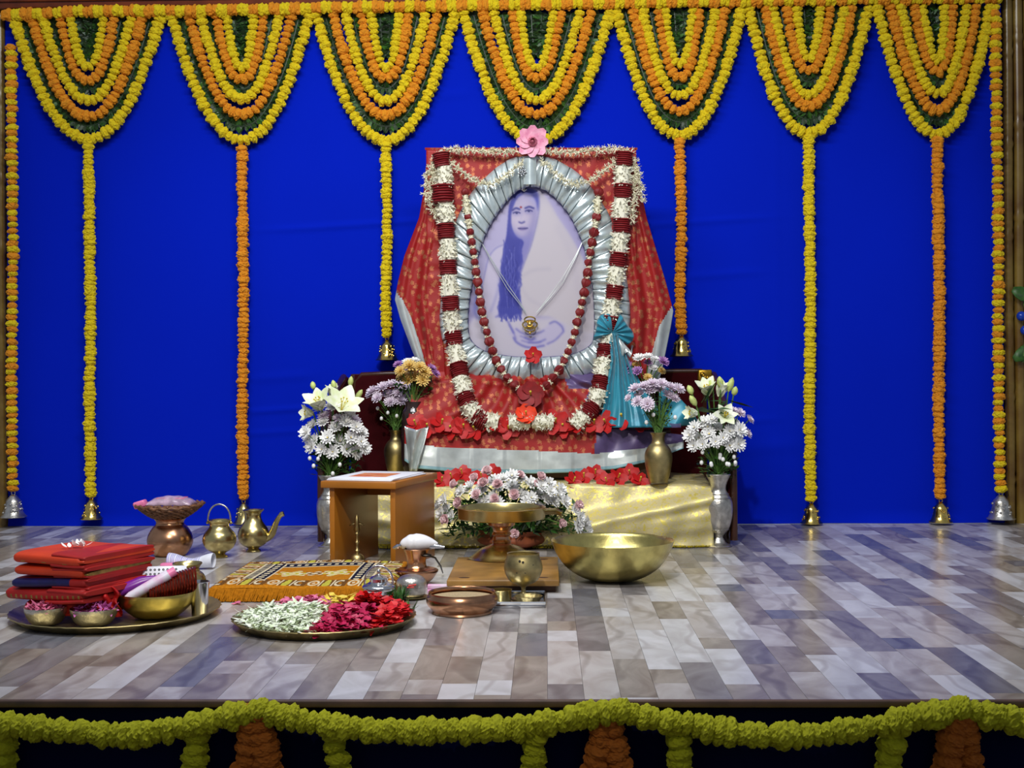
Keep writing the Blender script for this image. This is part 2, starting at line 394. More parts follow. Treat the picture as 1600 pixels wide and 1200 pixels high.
tag(struct(m.build('wall_front', 'skirt_cloth', solid=.003)), 'dark blue cloth skirt below the front edge of the stage', None)
m = MB(); m.box((-4, -1.5, -.66), (4, YF + .3, -.62)); struct(m.build('floor_hall', 'edge_wood'))

# ------------------------------------------------------------------ marigold strings
def bloom_mesh(name, matname, seed, n=22, mrings=12, jit=.13):
    rr = random.Random(seed); m = MB(); m.ball((0, 0, 0), 1, n, mrings, jit, (1, 1, .7), rnd=rr)
    k = [(rr.uniform(0, 6.28), rr.uniform(-.7, .7)) for _ in range(15)]
    m.v = [tuple(Vector(v) * (1.06 - .16 * min(1, min(abs(((math.atan2(v[1], v[0]) - a + 3.14159) % 6.28318) - 3.14159) * 1.6 + abs(v[2] - z) * 1.4 for a, z in k)))) for v in m.v]; return m.mesh(name, matname, False)
BL = {c: [bloom_mesh('marigold', 'marigold_' + c, s, *((34, 18, .085) if c in ('lime', 'rust') else ())) for s in range(4)] for c in ('yellow', 'orange', 'lime', 'rust')}
grnd = random.Random(3)
def string(pts, base, dia, parent, pname, seq, step=None, jit=.12, label=None):
    """One thread with its blooms: the thread is the part, each bloom a piece of it."""
    L = plen(pts); step = step or dia * .52; n = max(3, int(L / step)); p = [Vector(q) - base for q in spline(pts, n)]
    th = MB().tube(p, .0016, 4).build(pname, 'thread', parent)
    if label: th['label'] = label
    for i, q in enumerate(p):
        t = (p[min(i + 1, n - 1)] - p[max(i - 1, 0)]).normalized()
        c = seq(i) if callable(seq) else seq
        rot = t.to_track_quat('Z', 'Y') @ Quaternion((0, 0, 1), grnd.uniform(0, 6.28)) @ Quaternion((1, 0, 0), grnd.uniform(-.2, .2))
        s = dia / 2 * grnd.uniform(1 - jit, 1 + jit)
        link('marigold', grnd.choice(BL[c]), th, q + Vector((grnd.uniform(-1, 1), grnd.uniform(-.5, .5), grnd.uniform(-1, 1))) * dia * .05, rot, (s, s, s * grnd.uniform(.85, 1.1)))
    return th
def leaf_string(pts, base, wid, parent, pname):
    L = plen(pts); n = int(L / .0055); p = [Vector(q) - base for q in spline(pts, n)]; m = MB(); rr = random.Random(int(L * 1000))
    m.tube(p, .004, 5)
    for i in range(n):
        t = (p[min(i + 1, n - 1)] - p[max(i - 1, 0)]).normalized(); s = Vector((0, 1, 0)).cross(t).normalized()
        for sg in (-1, 1):
            d = (s * sg + t * rr.uniform(-.6, .6) + Vector((0, -rr.uniform(0, .5), 0))).normalized(); zz = (Vector((0, -1, 0)) - d * -d.y).normalized(); yv = zz.cross(d)
            M = Matrix.Translation(p[i]) @ Matrix(((d.x, yv.x, zz.x, 0), (d.y, yv.y, zz.y, 0), (d.z, yv.z, zz.z, 0), (0, 0, 0, 1))) @ RX(rr.uniform(-.9, .9))
            m.mi = 1 if rr.random() < .3 else 0
            m.petal(wid * rr.uniform(.42, .72), wid * .3, rr.uniform(-.3, .3), M, tip=.1, n=2)
    return stuff(m.build(pname, ['leaf_dark', 'leaf_green'], parent))
YG = YW - .045
swags = [(22, 250, 36, 138, 217, 'above the yellow string nearest the left bamboo'), (268, 482, 32, 378, 219, 'above the long orange string on the left'), (494, 710, 30, 603, 219, 'directly left of the portrait'),
         (724, 953, 27, 838, 222, 'above the portrait, with the pink lotus at its foot'), (964, 1158, 24, 1062, 212, 'directly right of the portrait'), (1170, 1357, 20, 1263, 208, 'above the long yellow string on the right'), (1370, 1547, 17, 1465, 210, 'nearest the right bamboo')]
for (xl, xr, ty, bx, by, lab) in swags:
    base = P(bx, ty, YG); t = thing('marigold_swag', 'nested yellow, orange and leaf swag ' + lab, 'garland', base, 0, 'swags along the top of the backdrop')
    hw, D = (xr - xl) / 2, by - ty; cx = (xl + xr) / 2
    def cur(fw, fd, dy=0, e=2.1, jx=0):
        out = []
        for s in np.linspace(-1, 1, 21):
            q = cx + hw * fw * s + (bx - cx) * (1 - s * s) + jx
            out.append(P(q, ty - 6 + (D * fd + 6) * (1 - abs(s) ** e), YG + dy))
        return out
    g = lambda a: a + grnd.uniform(-.02, .02)
    string(cur(1, 1), base, .052, t, 'yellow_string', 'yellow')
    leaf_string(cur(.865, .885, .018), base, .062, t, 'leaf_string')
    string(cur(g(.735), g(.79)), base, .050, t, 'orange_string', 'orange')
    string(cur(g(.585), g(.67), -.006), base, .048, t, 'yellow_string', 'yellow')
    leaf_string(cur(.47, .575, .016), base, .06, t, 'leaf_string')
    string(cur(g(.345), g(.50), 0, 2.4), base, .048, t, 'orange_string', 'orange')
    string(cur(g(.205), g(.40), -.004, 2.5), base, .044, t, 'yellow_string', 'yellow')
    leaf_string(cur(.075, .30, .018, 2.2), base, .066, t, 'leaf_string')
# the string along the top
mix = lambda i: 'orange' if (i // 2) % 2 == 0 else 'yellow'
pts = [P(x, y, YG - .02) for x, y in ((6, 24), (140, 18), (300, 17), (480, 13), (700, 9), (950, 5), (1200, 1), (1400, -2), (1560, -5))]
t = thing('marigold_string', 'long orange and yellow marigold string running under the wooden beam', 'garland', pts[0], 0)
string(pts, pts[0], .054, t, 'thread', mix, .0225)
# hanging strings and bells
bellprof = [(.0, 1.0), (.10, .99), (.17, .93), (.22, .86), (.30, .78), (.34, .70), (.36, .55), (.38, .42), (.42, .28), (.47, .16), (.54, .07), (.58, .02), (.57, 0), (.50, .03), (.36, .2), (.30, .5), (.2, .7), (0, .74)]
def bell(px, py0, py1, Y, label, mt, w=1.0):
    b = P(px, py1, Y); h = (P(px, py0, Y).z - b.z); o = thing('temple_bell', label, 'bell', b, 0, 'bells at the ends of the marigold strings')
    hb = h * .86; wb = h * w * .82
    m = MB(); m.lathe([(r * wb, z * hb) for r, z in bellprof], 28, wob=lambda a, k: 1 + (.035 * math.sin(a * 9 + k * 1.7) if 2 < k < 11 else 0)); m.build('bell_body', mt, o)
    rr = random.Random(int(px)); m = MB()
    for k in range(26):
        a = rr.uniform(0, 6.28); z = rr.uniform(.18, .7); r = np.interp(z, [.16, .28, .42, .55, .7], [.47, .42, .38, .36, .34]) * wb
        m.ball((r * math.cos(a), r * math.sin(a), z * hb), h * .05, 6, 4)
    m.lathe([(.59 * wb, .0), (.61 * wb, .02 * hb), (.59 * wb, .045 * hb)], 28); m.build('relief', mt, o)
    m = MB(); m.tube([(math.cos(a) * h * .07, 0, hb + h * .06 + math.sin(a) * h * .08) for a in np.linspace(0, 6.28, 13)], h * .022, 6); m.build('ring', mt, o)
    m = MB(); m.tube([(0, 0, hb * .72), (0, 0, hb * .1)], h * .02, 6); m.ball((0, 0, hb * .06), h * .09, 10, 6); m.build('clapper', 'dark_iron', o)
    return o
Yd = YW - .05
drops = [(138, 222, 142, 772, 'yellow', 774, 811, 'yellow marigold string hanging left of the copper pot', 'embossed gilt bell under the yellow string on the left', 'gold_metal', .95),
         (378, 232, 380, 777, 'orange', 780, 818, 'long orange marigold string hanging left of the stool', 'gilt bell half hidden behind the spouted brass pitcher', 'brass', .9),
         (603, 226, 604, 523, 'yellow', 526, 563, 'short yellow marigold string ending left of the portrait', 'bright gilt bell hanging left of the portrait', 'gold_metal', 1.0),
         (1062, 222, 1064, 518, 'orange', 519, 557, 'short orange marigold string ending right of the portrait', 'bright gilt bell hanging right of the portrait', 'gold_metal', .98),
         (1263, 214, 1267, 778, 'yellow', 781, 818, 'long yellow marigold string hanging on the right', 'gilt bell under the long yellow string on the right', 'gold_metal', .95),
         (1464, 220, 1469, 775, 'orange', 779, 816, 'long orange marigold string hanging on the right', 'gilt bell under the long orange string on the right', 'gold_metal', 1.0),
         (17, 74, 20, 764, 'mix', 767, 808, 'mixed orange and yellow string beside the left bamboo', 'large silvery bell beside the left bamboo', 'silver_old', 1.0),
         (1554, 2, 1563, 764, 'mix', 767, 811, 'mixed orange and yellow string beside the right bamboo', 'large silvery gilt bell beside the right bamboo', 'silver_old', 1.0)]
for (x0, y0, x1, y1, c, b0, b1, lab, blab, bm_, bw) in drops:
    a, b = P(x0, y0, Yd), P(x1, y1, Yd); mid = (a + b) / 2 + Vector((.004, 0, 0))
    t = thing('marigold_string', lab, 'garland', b, 0, 'hanging marigold strings')
    sq = (lambda i: 'orange' if i % 2 == 0 else 'yellow') if c == 'mix' else c
    string([a, a.lerp(b, .3) + Vector((.003, 0, 0)), mid, a.lerp(b, .75) - Vector((.003, 0, 0)), b], b, .050, t, 'thread', sq, .0262 if c == 'mix' else .0215, .14)
    bell(x1 + 1, b0, b1, Yd, blab, bm_, bw)
# festoons along the front edge of the stage
YE = YF - .045
fest = [([(-40, 1128), (30, 1134), (100, 1142), (180, 1148), (260, 1142), (330, 1126), (396, 1110)], 'shaded-yellow marigold festoon on the stage edge at the left'),
        ([(408, 1108), (460, 1124), (540, 1138), (620, 1143), (720, 1142), (820, 1136), (890, 1122), (944, 1114)], 'shaded-yellow marigold festoon on the stage edge below the flower plates'),
        ([(956, 1110), (1010, 1122), (1080, 1134), (1160, 1146), (1240, 1148), (1330, 1140), (1420, 1124), (1496, 1110)], 'shaded-yellow marigold festoon on the stage edge at the right'),
        ([(1504, 1108), (1560, 1122), (1640, 1134)], 'short shaded-yellow marigold festoon running off the right end of the stage edge')]
for pp, lab in fest:
    q = [P(x, y, YE) for x, y in pp]; t = thing('marigold_festoon', lab, 'garland', q[0], 0, 'festoons along the stage edge')
    string(q, q[0], .054, t, 'thread', 'lime', .021, .16)
hang = [((6, 1150), (2, 1300), 'lime', 'at the far left corner of the picture'), ((306, 1152), (300, 1310), 'lime', 'left of the first shaded-orange pair'), ((398, 1116), (366, 1310), 'rust', 'left one of the first pair'), ((404, 1116), (436, 1310), 'rust', 'right one of the first pair'),
        ((522, 1146), (540, 1300), 'lime', 'right of the first shaded-orange pair'), ((836, 1150), (820, 1310), 'lime', 'left of the middle shaded-orange pair'), ((944, 1122), (908, 1310), 'rust', 'left one of the middle pair'), ((954, 1122), (986, 1310), 'rust', 'right one of the middle pair'),
        ((1058, 1140), (1072, 1300), 'lime', 'right of the middle shaded-orange pair'), ((1394, 1145), (1378, 1310), 'lime', 'left of the pair at the right corner'), ((1496, 1118), (1458, 1310), 'rust', 'left one of the pair at the right corner'), ((1504, 1118), (1536, 1310), 'rust', 'right one of the pair at the right corner')]
for a, b, c, lab in hang:
    a, b = P(*a, YE + .012), P(*b, YE + .012); t = thing('marigold_string', ('lime' if c == 'lime' else 'shaded-orange') + ' string hanging down the stage skirt, ' + lab, 'garland', a, 0, 'strings hanging down the stage skirt')
    string([a, a.lerp(b, .5), b], a, .056, t, 'thread', c, .0205, .16)
# leaf ornament on the right bamboo
o = P(1594, 505, YW - .05); t = thing('wall_ornament', 'green leaf and blue ball ornament at the right bamboo edge', 'ornament', o)
for (px, py, ang, L) in ((1582, 452, -.5, .1), (1584, 562, .55, .12)):
    q = P(px, py, YW - .05) - o; MB().petal(L, .06, .1, Matrix.Translation(q) @ RX(R(80)) @ RZ(ang)).build('leaf', 'leaf_green', t, solid=.004)
for (px, py) in ((1596, 494), (1602, 516)):
    q = P(px, py, YW - .05) - o; MB().ball(q, .021, 16, 10).build('ball', 'blue_ball', t)
MB().tube([P(1596, 448, YW - .048) - o, P(1606, 505, YW - .048) - o, P(1598, 566, YW - .048) - o], .005, 6).build('stem', 'stem_green', t)
# ------------------------------------------------------------------ throne
YT0, YT1 = 5.04, 5.64
xa, xb = P(503, 800, YT0 + .03).x, P(1146, 800, YT0 + .03).x
t = thing('throne', 'dark wooden throne with maroon velvet back behind the portrait', 'throne', ((xa + xb) / 2, YT0, 0)); B = t.location.copy()
def wl(m, name, mt, **k): return m.build(name, mt, t, **k)
zs = .225; hx = (xb - xa) / 2
m = MB(); m.box((-hx + .02, .02, .1), (hx - .02, .6, zs), bev=.01); wl(m, 'seat_frame', 'throne_wood')
for sx in (-1, 1):
    for yy in (.03, .57):
        m = MB(); m.lathe([(.0, 0), (.02, 0), (.024, .01), (.02, .04), (.03, .07), (.024, .1), (.03, .12)], 16, T(sx * (hx - .035), yy, 0)); wl(m, 'leg', 'throne_wood')
zb = P(820, 584, 5.62).z
m = MB(); m.grid(lambda u, v: (lerp(-hx + .05, hx - .05, u), .58 - .012 * math.sin(math.pi * u) * math.sin(math.pi * v), lerp(.2, zb, v)), 20, 10); wl(m, 'back_cushion', 'maroon_velvet')
m = MB(); m.box((-hx + .03, .585, .12), (hx - .03, .62, zb + .004), bev=.008); m.tube([(-hx + .045, .59, zb - .10), (-hx + .05, .59, zb - .03), (-hx + .08, .59, zb), (-hx + .2, .59, zb + .004), (hx - .05, .59, zb + .006)], .012, 8); wl(m, 'back_frame', 'throne_wood')
m = MB(); cxp = P(1101, 590, 5.6) - B
for k in range(9): m.ball((cxp.x + .03 * math.cos(k * 2.1) * (k / 9), cxp.y - .02, cxp.z - .002 + .026 * math.sin(k * 2.1) * (k / 9)), .014 - .0005 * k, 8, 6)
m.box((cxp.x - .03, cxp.y - .016, cxp.z - .036), (cxp.x + .03, cxp.y, cxp.z + .034), bev=.006); wl(m, 'gilt_corner', 'throne_gilt')
for sx in (-1, 1):
    m = MB(); prof = [(.0, zs - .1), (.58, zs - .1), (.58, zb - .01), (.42, zb - .05), (.25, zb - .13), (.1, zb - .2), (.02, zb - .235)]
    M = Matrix(((0, 0, 1, sx * (hx - .012) - .012), (1, 0, 0, 0), (0, 1, 0, 0), (0, 0, 0, 1))); m.extr(prof, .024, M); wl(m, 'arm_panel', 'maroon_velvet', smooth=False)
    m = MB(); m.tube([(sx * (hx - .003), y, z) for y, z in prof[2:]] + [(sx * (hx - .003), 0, zs), (sx * (hx - .003), 0, .02)], .015, 8); wl(m, 'arm_rail', 'throne_wood')
# gold brocade over the seat
c0, c1 = P(566, 800, YT0).x, P(1112, 800, YT0).x
def gold(u, v):
    x = lerp(c0, c1, u); n = .004 * math.sin(x * 23) + .003 * math.sin(x * 51 + v * 9)
    if v < .42:
        k = v / .42; y = lerp(5.56, YT0 - .012, k); return (x, y, zs + .012 + .004 * math.sin(x * 17 + k * 6) + (.012 * math.exp(-((k - .45) / .12) ** 2)) - .006 * k ** 6)
    k = (v - .42) / .58; z = lerp(zs + .004, .008 + .006 * math.sin(x * 8), k)
    d = 0
    if u > .45:                              # long folds drawn towards the right corner
        for q, (a, b) in enumerate(((.62, .30), (.74, .42), (.9, .36), (.5, .2))):
            e = (k - (1.25 - (u - .45) * 1.5 * a - b)) / .13; d += (.034 - .004 * q) * math.exp(-e * e) * min(1, (u - .45) * 5)
    else:
        for b in (.5, .8): e = (k - b - .1 * math.sin(u * 14)) / .1; d += .014 * math.exp(-e * e)
    return (x + .0 * k, YT0 - .014 - .05 * k - d + n, z)
m = MB(); m.grid(gold, 150, 110); g = m.build('gold_seat_cloth', 'gold_cloth', None, solid=.003); tag(g, 'gold brocade cloth spread over the throne seat and hanging in front', 'cloth')
m = MB()
for i in range(420):
    u = i / 419; p = gold(u, .985); m.tube([p, (p[0] + random.uniform(-.006, .006), p[1] - .008, .003)], .0022, 3, cap=False)
fr = stuff(m.build('fringe', 'gold_fringe', g))

# ------------------------------------------------------------------ portrait
YP = 5.36
inner = [(828, 290), (813, 295), (802, 302), (782, 325), (767, 347), (757, 367), (747, 395), (739, 432), (732, 470), (730, 507), (735, 533), (757, 550), (795, 558), (830, 560)]
innr = [(828, 290), (850, 295), (870, 310), (892, 337), (910, 375), (920, 410), (927, 445), (930, 482), (930, 517), (924, 540), (895, 555), (860, 559), (830, 560)]
outer = [(829, 243), (800, 248), (770, 266), (742, 295), (722, 325), (711, 350), (702, 385), (696, 420), (690, 455), (687, 495), (692, 532), (705, 562), (735, 586), (780, 596), (830, 599)]
outr = [(829, 243), (865, 248), (897, 266), (922, 290), (942, 318), (957, 350), (967, 385), (976, 420), (982, 455), (984, 495), (978, 532), (962, 560), (930, 582), (880, 595), (830, 599)]
pb = P(828, 655, YP); pt = thing('portrait', 'sepia-blue oval portrait of a woman in a white shawl, framed by silver pleats', 'picture', pb)
# the printed picture, painted as flat print (canvas at half the size of the measured drawing)
CW, CH = 440, 600
yy, xx = np.mgrid[0:CH, 0:CW].astype(float) * 2
img = np.zeros((CH, CW, 3))
def blur(a, s):
    if s <= 0: return a
    r = int(s * 3) + 1; k = np.exp(-.5 * (np.arange(-r, r + 1) / s) ** 2); k /= k.sum()
    a = np.apply_along_axis(lambda q: np.convolve(np.pad(q, r, 'edge'), k, 'valid'), 0, a); return np.apply_along_axis(lambda q: np.convolve(np.pad(q, r, 'edge'), k, 'valid'), 1, a)
def poly(pts):
    pts = spline(pts + [pts[0]], 160) if len(pts) > 5 else np.array(pts, float); ins = np.zeros((CH, CW), bool); x1, y1 = pts[-1]
    for x2, y2 in pts:
        if y1 != y2: ins ^= ((y1 > yy) != (y2 > yy)) & (xx < (x2 - x1) * (yy - y1) / (y2 - y1) + x1)
        x1, y1 = x2, y2
    return ins.astype(float)
def ell(cx, cy, rx, ry, a=0):
    c, s = math.cos(a), math.sin(a); dx, dy = xx - cx, yy - cy; return ((((dx * c + dy * s) / rx) ** 2 + ((-dx * s + dy * c) / ry) ** 2) < 1).astype(float)
def strok(pts, wd):
    p = spline(pts, 60) if len(pts) > 2 else np.linspace(pts[0], pts[-1], 60); d = np.full((CH, CW), 1e9)
    for (a, b) in p: d = np.minimum(d, (xx - a) ** 2 + (yy - b) ** 2)
    return (d < wd * wd).astype(float)
def paint(mask, col, soft=2, op=1.0):
    global img
    k = np.clip(blur(mask, soft), 0, 1)[..., None] * op; img = img * (1 - k) + np.array(col, float) * k
img[:] = (168, 164, 200)
paint(ell(430, 440, 360, 440), (190, 186, 212), 60)
paint(poly([(270, 445), (215, 470), (175, 520), (145, 640), (110, 780), (88, 890), (60, 960), (60, 1140), (400, 1140), (420, 700), (330, 470)]), (204, 200, 216), 4)            # shoulder and arm
paint(poly([(40, 940), (160, 900), (320, 920), (560, 900), (840, 860), (850, 1150), (40, 1150)]), (206, 203, 210), 8)
paint(strok([(270, 448), (215, 475), (175, 530), (150, 630), (120, 760), (95, 850)], 4), (128, 130, 190), 2, .75)
paint(strok([(250, 600), (235, 720), (205, 820), (185, 870)], 5), (140, 142, 196), 4, .7)
paint(strok([(100, 780), (88, 860), (105, 910)], 9), (110, 114, 186), 4, .7)
paint(poly([(330, 360), (450, 360), (440, 470), (400, 560), (370, 640), (330, 560), (310, 440)]), (146, 144, 194), 6)          # neck
paint(ell(385, 275, 84, 122, .06), (194, 186, 204), 4)                                                                                # face
paint(poly([(430, 330), (465, 260), (470, 330), (440, 390), (400, 410), (370, 400)]), (168, 164, 204), 12, .8)
paint(poly([(392, 94), (340, 122), (304, 200), (292, 320), (284, 400), (266, 470), (268, 520), (250, 590), (254, 650), (240, 730), (246, 790), (236, 850), (252, 895), (285, 880), (310, 915), (340, 885), (378, 880), (366, 830), (384, 770), (358, 715), (380, 655), (358, 605), (384, 550), (378, 490), (392, 430), (345, 395), (318, 330), (318, 250), (350, 165), (398, 126)]), (70, 76, 164), 2)
paint(poly([(392, 96), (398, 128), (440, 140), (470, 180), (482, 240), (492, 190), (484, 130), (450, 102)]), (84, 90, 176), 3)
for k in range(26):                                                                                                                        # strands of hair
    x0 = 285 + (k * 37) % 80; y0 = 420 + (k * 61) % 330; pts = [(x0 - 18, y0), (x0 - 12 + 10 * math.sin(k), y0 + 40), (x0 - 20, y0 + 80), (x0 - 14, y0 + 120)]
    paint(strok(pts, 2.4), (138, 142, 206) if k % 2 else (46, 52, 138), 1.2, .6)
for k in range(9): paint(strok([(250 + k * 15, 840), (246 + k * 15, 880), (258 + k * 15, 915)], 3), (96, 102, 182), 1.2, .7)
paint(poly([(486, 108), (540, 160), (610, 280), (690, 400), (765, 540), (815, 680), (838, 860), (838, 1000), (700, 960), (560, 900), (440, 900), (385, 880), (372, 790), (366, 680), (400, 560), (440, 450), (470, 330), (488, 220)]), (206, 202, 204), 3)  # shawl
paint(strok([(488, 130), (490, 220), (470, 330), (440, 450), (400, 555), (370, 640)], 4), (120, 122, 176), 2, .7)
paint(strok([(380, 650), (450, 610), (560, 600)], 6), (186, 182, 192), 5, .7); paint(strok([(374, 700), (420, 780), (520, 840)], 6), (188, 184, 194), 5, .6)
paint(strok([(600, 330), (690, 520), (740, 760)], 10), (192, 188, 198), 8, .6)
for cx, cy in ((348, 252), (424, 240)):                                                                                                     # eyes and brows
    paint(ell(cx, cy, 26, 12, -.06), (150, 148, 196), 4, .8); paint(ell(cx, cy + 1, 19, 6, -.06), (224, 220, 228), 1.2, .8); paint(ell(cx + 2, cy, 8, 6), (60, 62, 132), 1); paint(strok([(cx - 22, cy - 1), (cx, cy - 8), (cx + 22, cy - 2)], 2.6), (70, 72, 142), 1)
paint(strok([(322, 236), (344, 222), (368, 228)], 4), (78, 80, 156), 1.6, .9); paint(strok([(402, 222), (428, 213), (454, 222)], 4), (78, 80, 156), 1.6, .9)
paint(strok([(384, 240), (378, 280), (372, 298)], 4), (168, 164, 200), 3, .7); paint(strok([(362, 306), (378, 312), (398, 305)], 4), (104, 104, 166), 2, .85)
paint(poly([(358, 345), (380, 337), (410, 340), (418, 346), (390, 360), (366, 356)]), (146, 136, 186), 2, .9); paint(strok([(358, 346), (388, 347), (418, 345)], 2), (84, 84, 146), 1, .9)
paint(strok([(372, 372), (396, 372)], 4), (170, 166, 204), 4, .8)
paint(ell(376, 215, 7, 7), (150, 14, 24), .8)
paint(poly([(350, 965), (420, 990), (500, 985), (560, 940), (640, 940), (650, 990), (590, 1050), (520, 1085), (420, 1090), (350, 1060), (300, 990)]), (198, 194, 214), 4)   # hands
for pts, wd in (([(345, 975), (380, 1000), (430, 1012), (490, 1000), (520, 985)], 4), ([(330, 1030), (350, 1060), (400, 1086), (450, 1092), (520, 1080)], 6), ([(540, 1070), (590, 1045), (640, 995)], 4), ([(372, 1020), (420, 1036), (470, 1040)], 3), ([(380, 1048), (430, 1060), (500, 1056)], 3), ([(300, 950), (330, 1000), (345, 1040)], 3), ([(400, 1030), (440, 1048), (460, 1030)], 5), ([(556, 942), (590, 930), (630, 960), (642, 990)], 5), ([(220, 900), (260, 890), (300, 940), (330, 1000)], 5), ([(420, 1060), (480, 1062), (530, 1040)], 4)):
    paint(strok(pts, wd), (112, 112, 186), 2.5, .8)
for k in range(34):                                                   # loose waves along both edges of the hair
    y0 = 420 + (k * 29) % 440; x0 = (np.interp(y0, [420, 600, 850], [284, 254, 242]) if k % 2 else np.interp(y0, [420, 600, 700, 870], [376, 372, 364, 374])); a = 12 * math.sin(k * 1.9)
    paint(strok([(x0, y0), (x0 + a, y0 + 22), (x0 - a * .4, y0 + 48)], 5), (80, 86, 172), 2, .7)
paint(ell(400, 150, 90, 60), (70, 74, 160), 20, .25)
paint(poly([(318, 300), (330, 360), (380, 400), (350, 410), (310, 380)]), (120, 122, 190), 8, .6)
paint(ell(365, 290, 30, 45), (222, 214, 222), 14, .6); paint(ell(392, 185, 40, 26), (218, 211, 220), 12, .6)
paint(poly([(440, 230), (474, 220), (470, 320), (440, 385), (400, 405), (420, 360), (444, 300)]), (150, 146, 188), 7, .7)
paint(ell(348, 250, 28, 15), (132, 128, 178), 6, .45); paint(ell(424, 238, 28, 15), (132, 128, 178), 6, .45)
for cx, cy in ((349, 252), (425, 240)): paint(ell(cx, cy, 9, 6), (48, 48, 112), 1, .9); paint(strok([(cx - 22, cy + 1), (cx, cy - 7), (cx + 22, cy)], 3), (56, 56, 124), 1, .9)
paint(strok([(322, 234), (344, 221), (368, 228)], 5), (64, 64, 138), 1.6, .8); paint(strok([(402, 221), (428, 212), (456, 222)], 5), (64, 64, 138), 1.6, .8)
paint(strok([(364, 308), (380, 315), (398, 307)], 4), (84, 82, 146), 1.6, .8); paint(ell(388, 350, 28, 8), (128, 114, 164), 2, .7); paint(strok([(358, 347), (388, 349), (418, 346)], 2.6), (62, 60, 120), 1, .9)
for k in range(22):
    x0 = 244 + k * 6.2; paint(strok([(x0, 850), (x0 + 7 * math.sin(k * 2.1), 885), (x0 + 12 * math.sin(k * 1.3 + 1), 905 + 26 * math.sin(k * 1.7) ** 2)], 3), (78, 84, 170), 1.2, .8)
paint(poly([(500, 120), (560, 170), (640, 290), (720, 420), (790, 540), (838, 660), (838, 200), (700, 100), (560, 90)]), (150, 147, 190), 14, .55)
img = np.clip(img, 0, 255) * np.array([.88, .87, .90]); img = np.clip((img - 150) * 1.18 + 146, 0, 255)
vs, cols, fs = [], [], []; NX, NY = 212, 284
for j in range(NY + 1):
    for i in range(NX + 1):
        a, b = 724 + i, 284 + j; q = P(a, b, YP) - pb; vs.append(q)
        X, Y_ = min(CW - 1, max(0, int((a - 720) * 2))), min(CH - 1, max(0, int((b - 270) * 2))); cols.append(img[Y_, X])
loop = spline(inner, 60).tolist() + spline(innr, 60).tolist()[::-1]
for j in range(NY):
    for i in range(NX): a = j * (NX + 1) + i; fs.append((a, a + NX + 1, a + NX + 2, a + 1))
me = bpy.data.meshes.new('print'); me.from_pydata([tuple(v) for v in vs], [], fs)
ca = me.color_attributes.new('print', 'FLOAT_COLOR', 'POINT'); fc = np.array(cols) / 255.0; fc = np.where(fc <= .04045, fc / 12.92, ((fc + .055) / 1.055) ** 2.4)
ca.data.foreach_set('color', np.c_[fc, np.ones(len(fc))].astype(np.float32).ravel())
pm = bpy.data.materials.new('picture_print'); pm.use_nodes = True; nt = NT(pm); at_ = nt.add('ShaderNodeVertexColor', layer_name='print'); nt.link(at_.outputs[0], nt.n['Principled BSDF'].inputs['Base Color']); nt.n['Principled BSDF'].inputs['Roughness'].default_value = .45
me.materials.append(pm); o = link('print', me, pt); o['label'] = 'blue-toned print of a seated woman with long dark hair'
m = MB(); q = [P(672, 240, YP + .03) - pb, P(990, 655, YP + .03) - pb]; m.box((q[0].x, q[0].y - .022, q[1].z), (q[1].x, q[0].y + .03, q[0].z)); m.build('frame_board', 'board_dark', pt)
# dark rim and pleated silver cloth
half = 66
il = np.vstack([spline(inner, half), spline(innr, half)[::-1][1:-1]]); ol = np.vstack([spline(outer, half), spline(outr, half)[::-1][1:-1]])
m = MB(); m.tube([P(a, b, YP - .008) - pb for a, b in il] + [P(*il[0], YP - .008) - pb], .006, 6, cap=False); m.build('rim', 'navy_plastic', pt)
NPL = 50; NA = NPL * 10
def ring(u, v):
    a = u * len(il); k = int(a) % len(il); f = a - int(a); k2 = (k + 1) % len(il); pi_ = il[k] * (1 - f) + il[k2] * f; po = ol[k] * (1 - f) + ol[k2] * f
    ph = (u * NPL) % 1.0; saw = ph if ph < .8 else (1 - ph) * 4
    rr = .8 + .4 * math.sin(int(u * NPL) * 2.4)
    vv = lerp(-.03 + .012 * math.sin(u * NPL * 6.28), 1.0 + .012 * math.sin(int(u * NPL) * 1.7), v); p = pi_ * (1 - vv) + po * vv
    dep = .012 + .026 * math.sin(math.pi * min(1, v * .92 + .05)) + saw * rr * (.014 - .005 * v) + .003 * math.sin(ph * 9 + v * 7)
    return P(p[0], p[1], YP - dep) - pb
m = MB(); m.grid(ring, NA, 10, matfn=lambda u, v: 1 if ((u * NPL) % 1.0) > .90 else 0); m.build('pleated_border', ['silver_cloth', 'silver_crease_shade'], pt, solid=.001)
m = MB(); m.grid(lambda u, v: P(lerp(818, 838, u), lerp(247, 288, v), YP - .052 - .012 * math.sin(math.pi * u)) - pb, 8, 8); m.build('silver_tab', 'silver_cloth', pt)
m = MB(); c = P(816, 268, YP - .06) - pb
for k in range(16): m.ball(c + Vector((math.cos(k * 2.4) * .0042 * math.sqrt(k), -.004, math.sin(k * 2.4) * .0045 * math.sqrt(k))), .0042, 6, 4)
o = m.build('brooch', 'steel', pt); o['label'] = 'small round jewelled silver brooch'
m = MB(); c = P(819, 299, YP - .006) - pb
for a in (-.7, 0, .7): m.tube([c, c + Vector((math.sin(a) * .014, -.004, math.cos(a) * .012))], [.003, .0045], 6)
m.build('crown_pin', 'steel', pt)
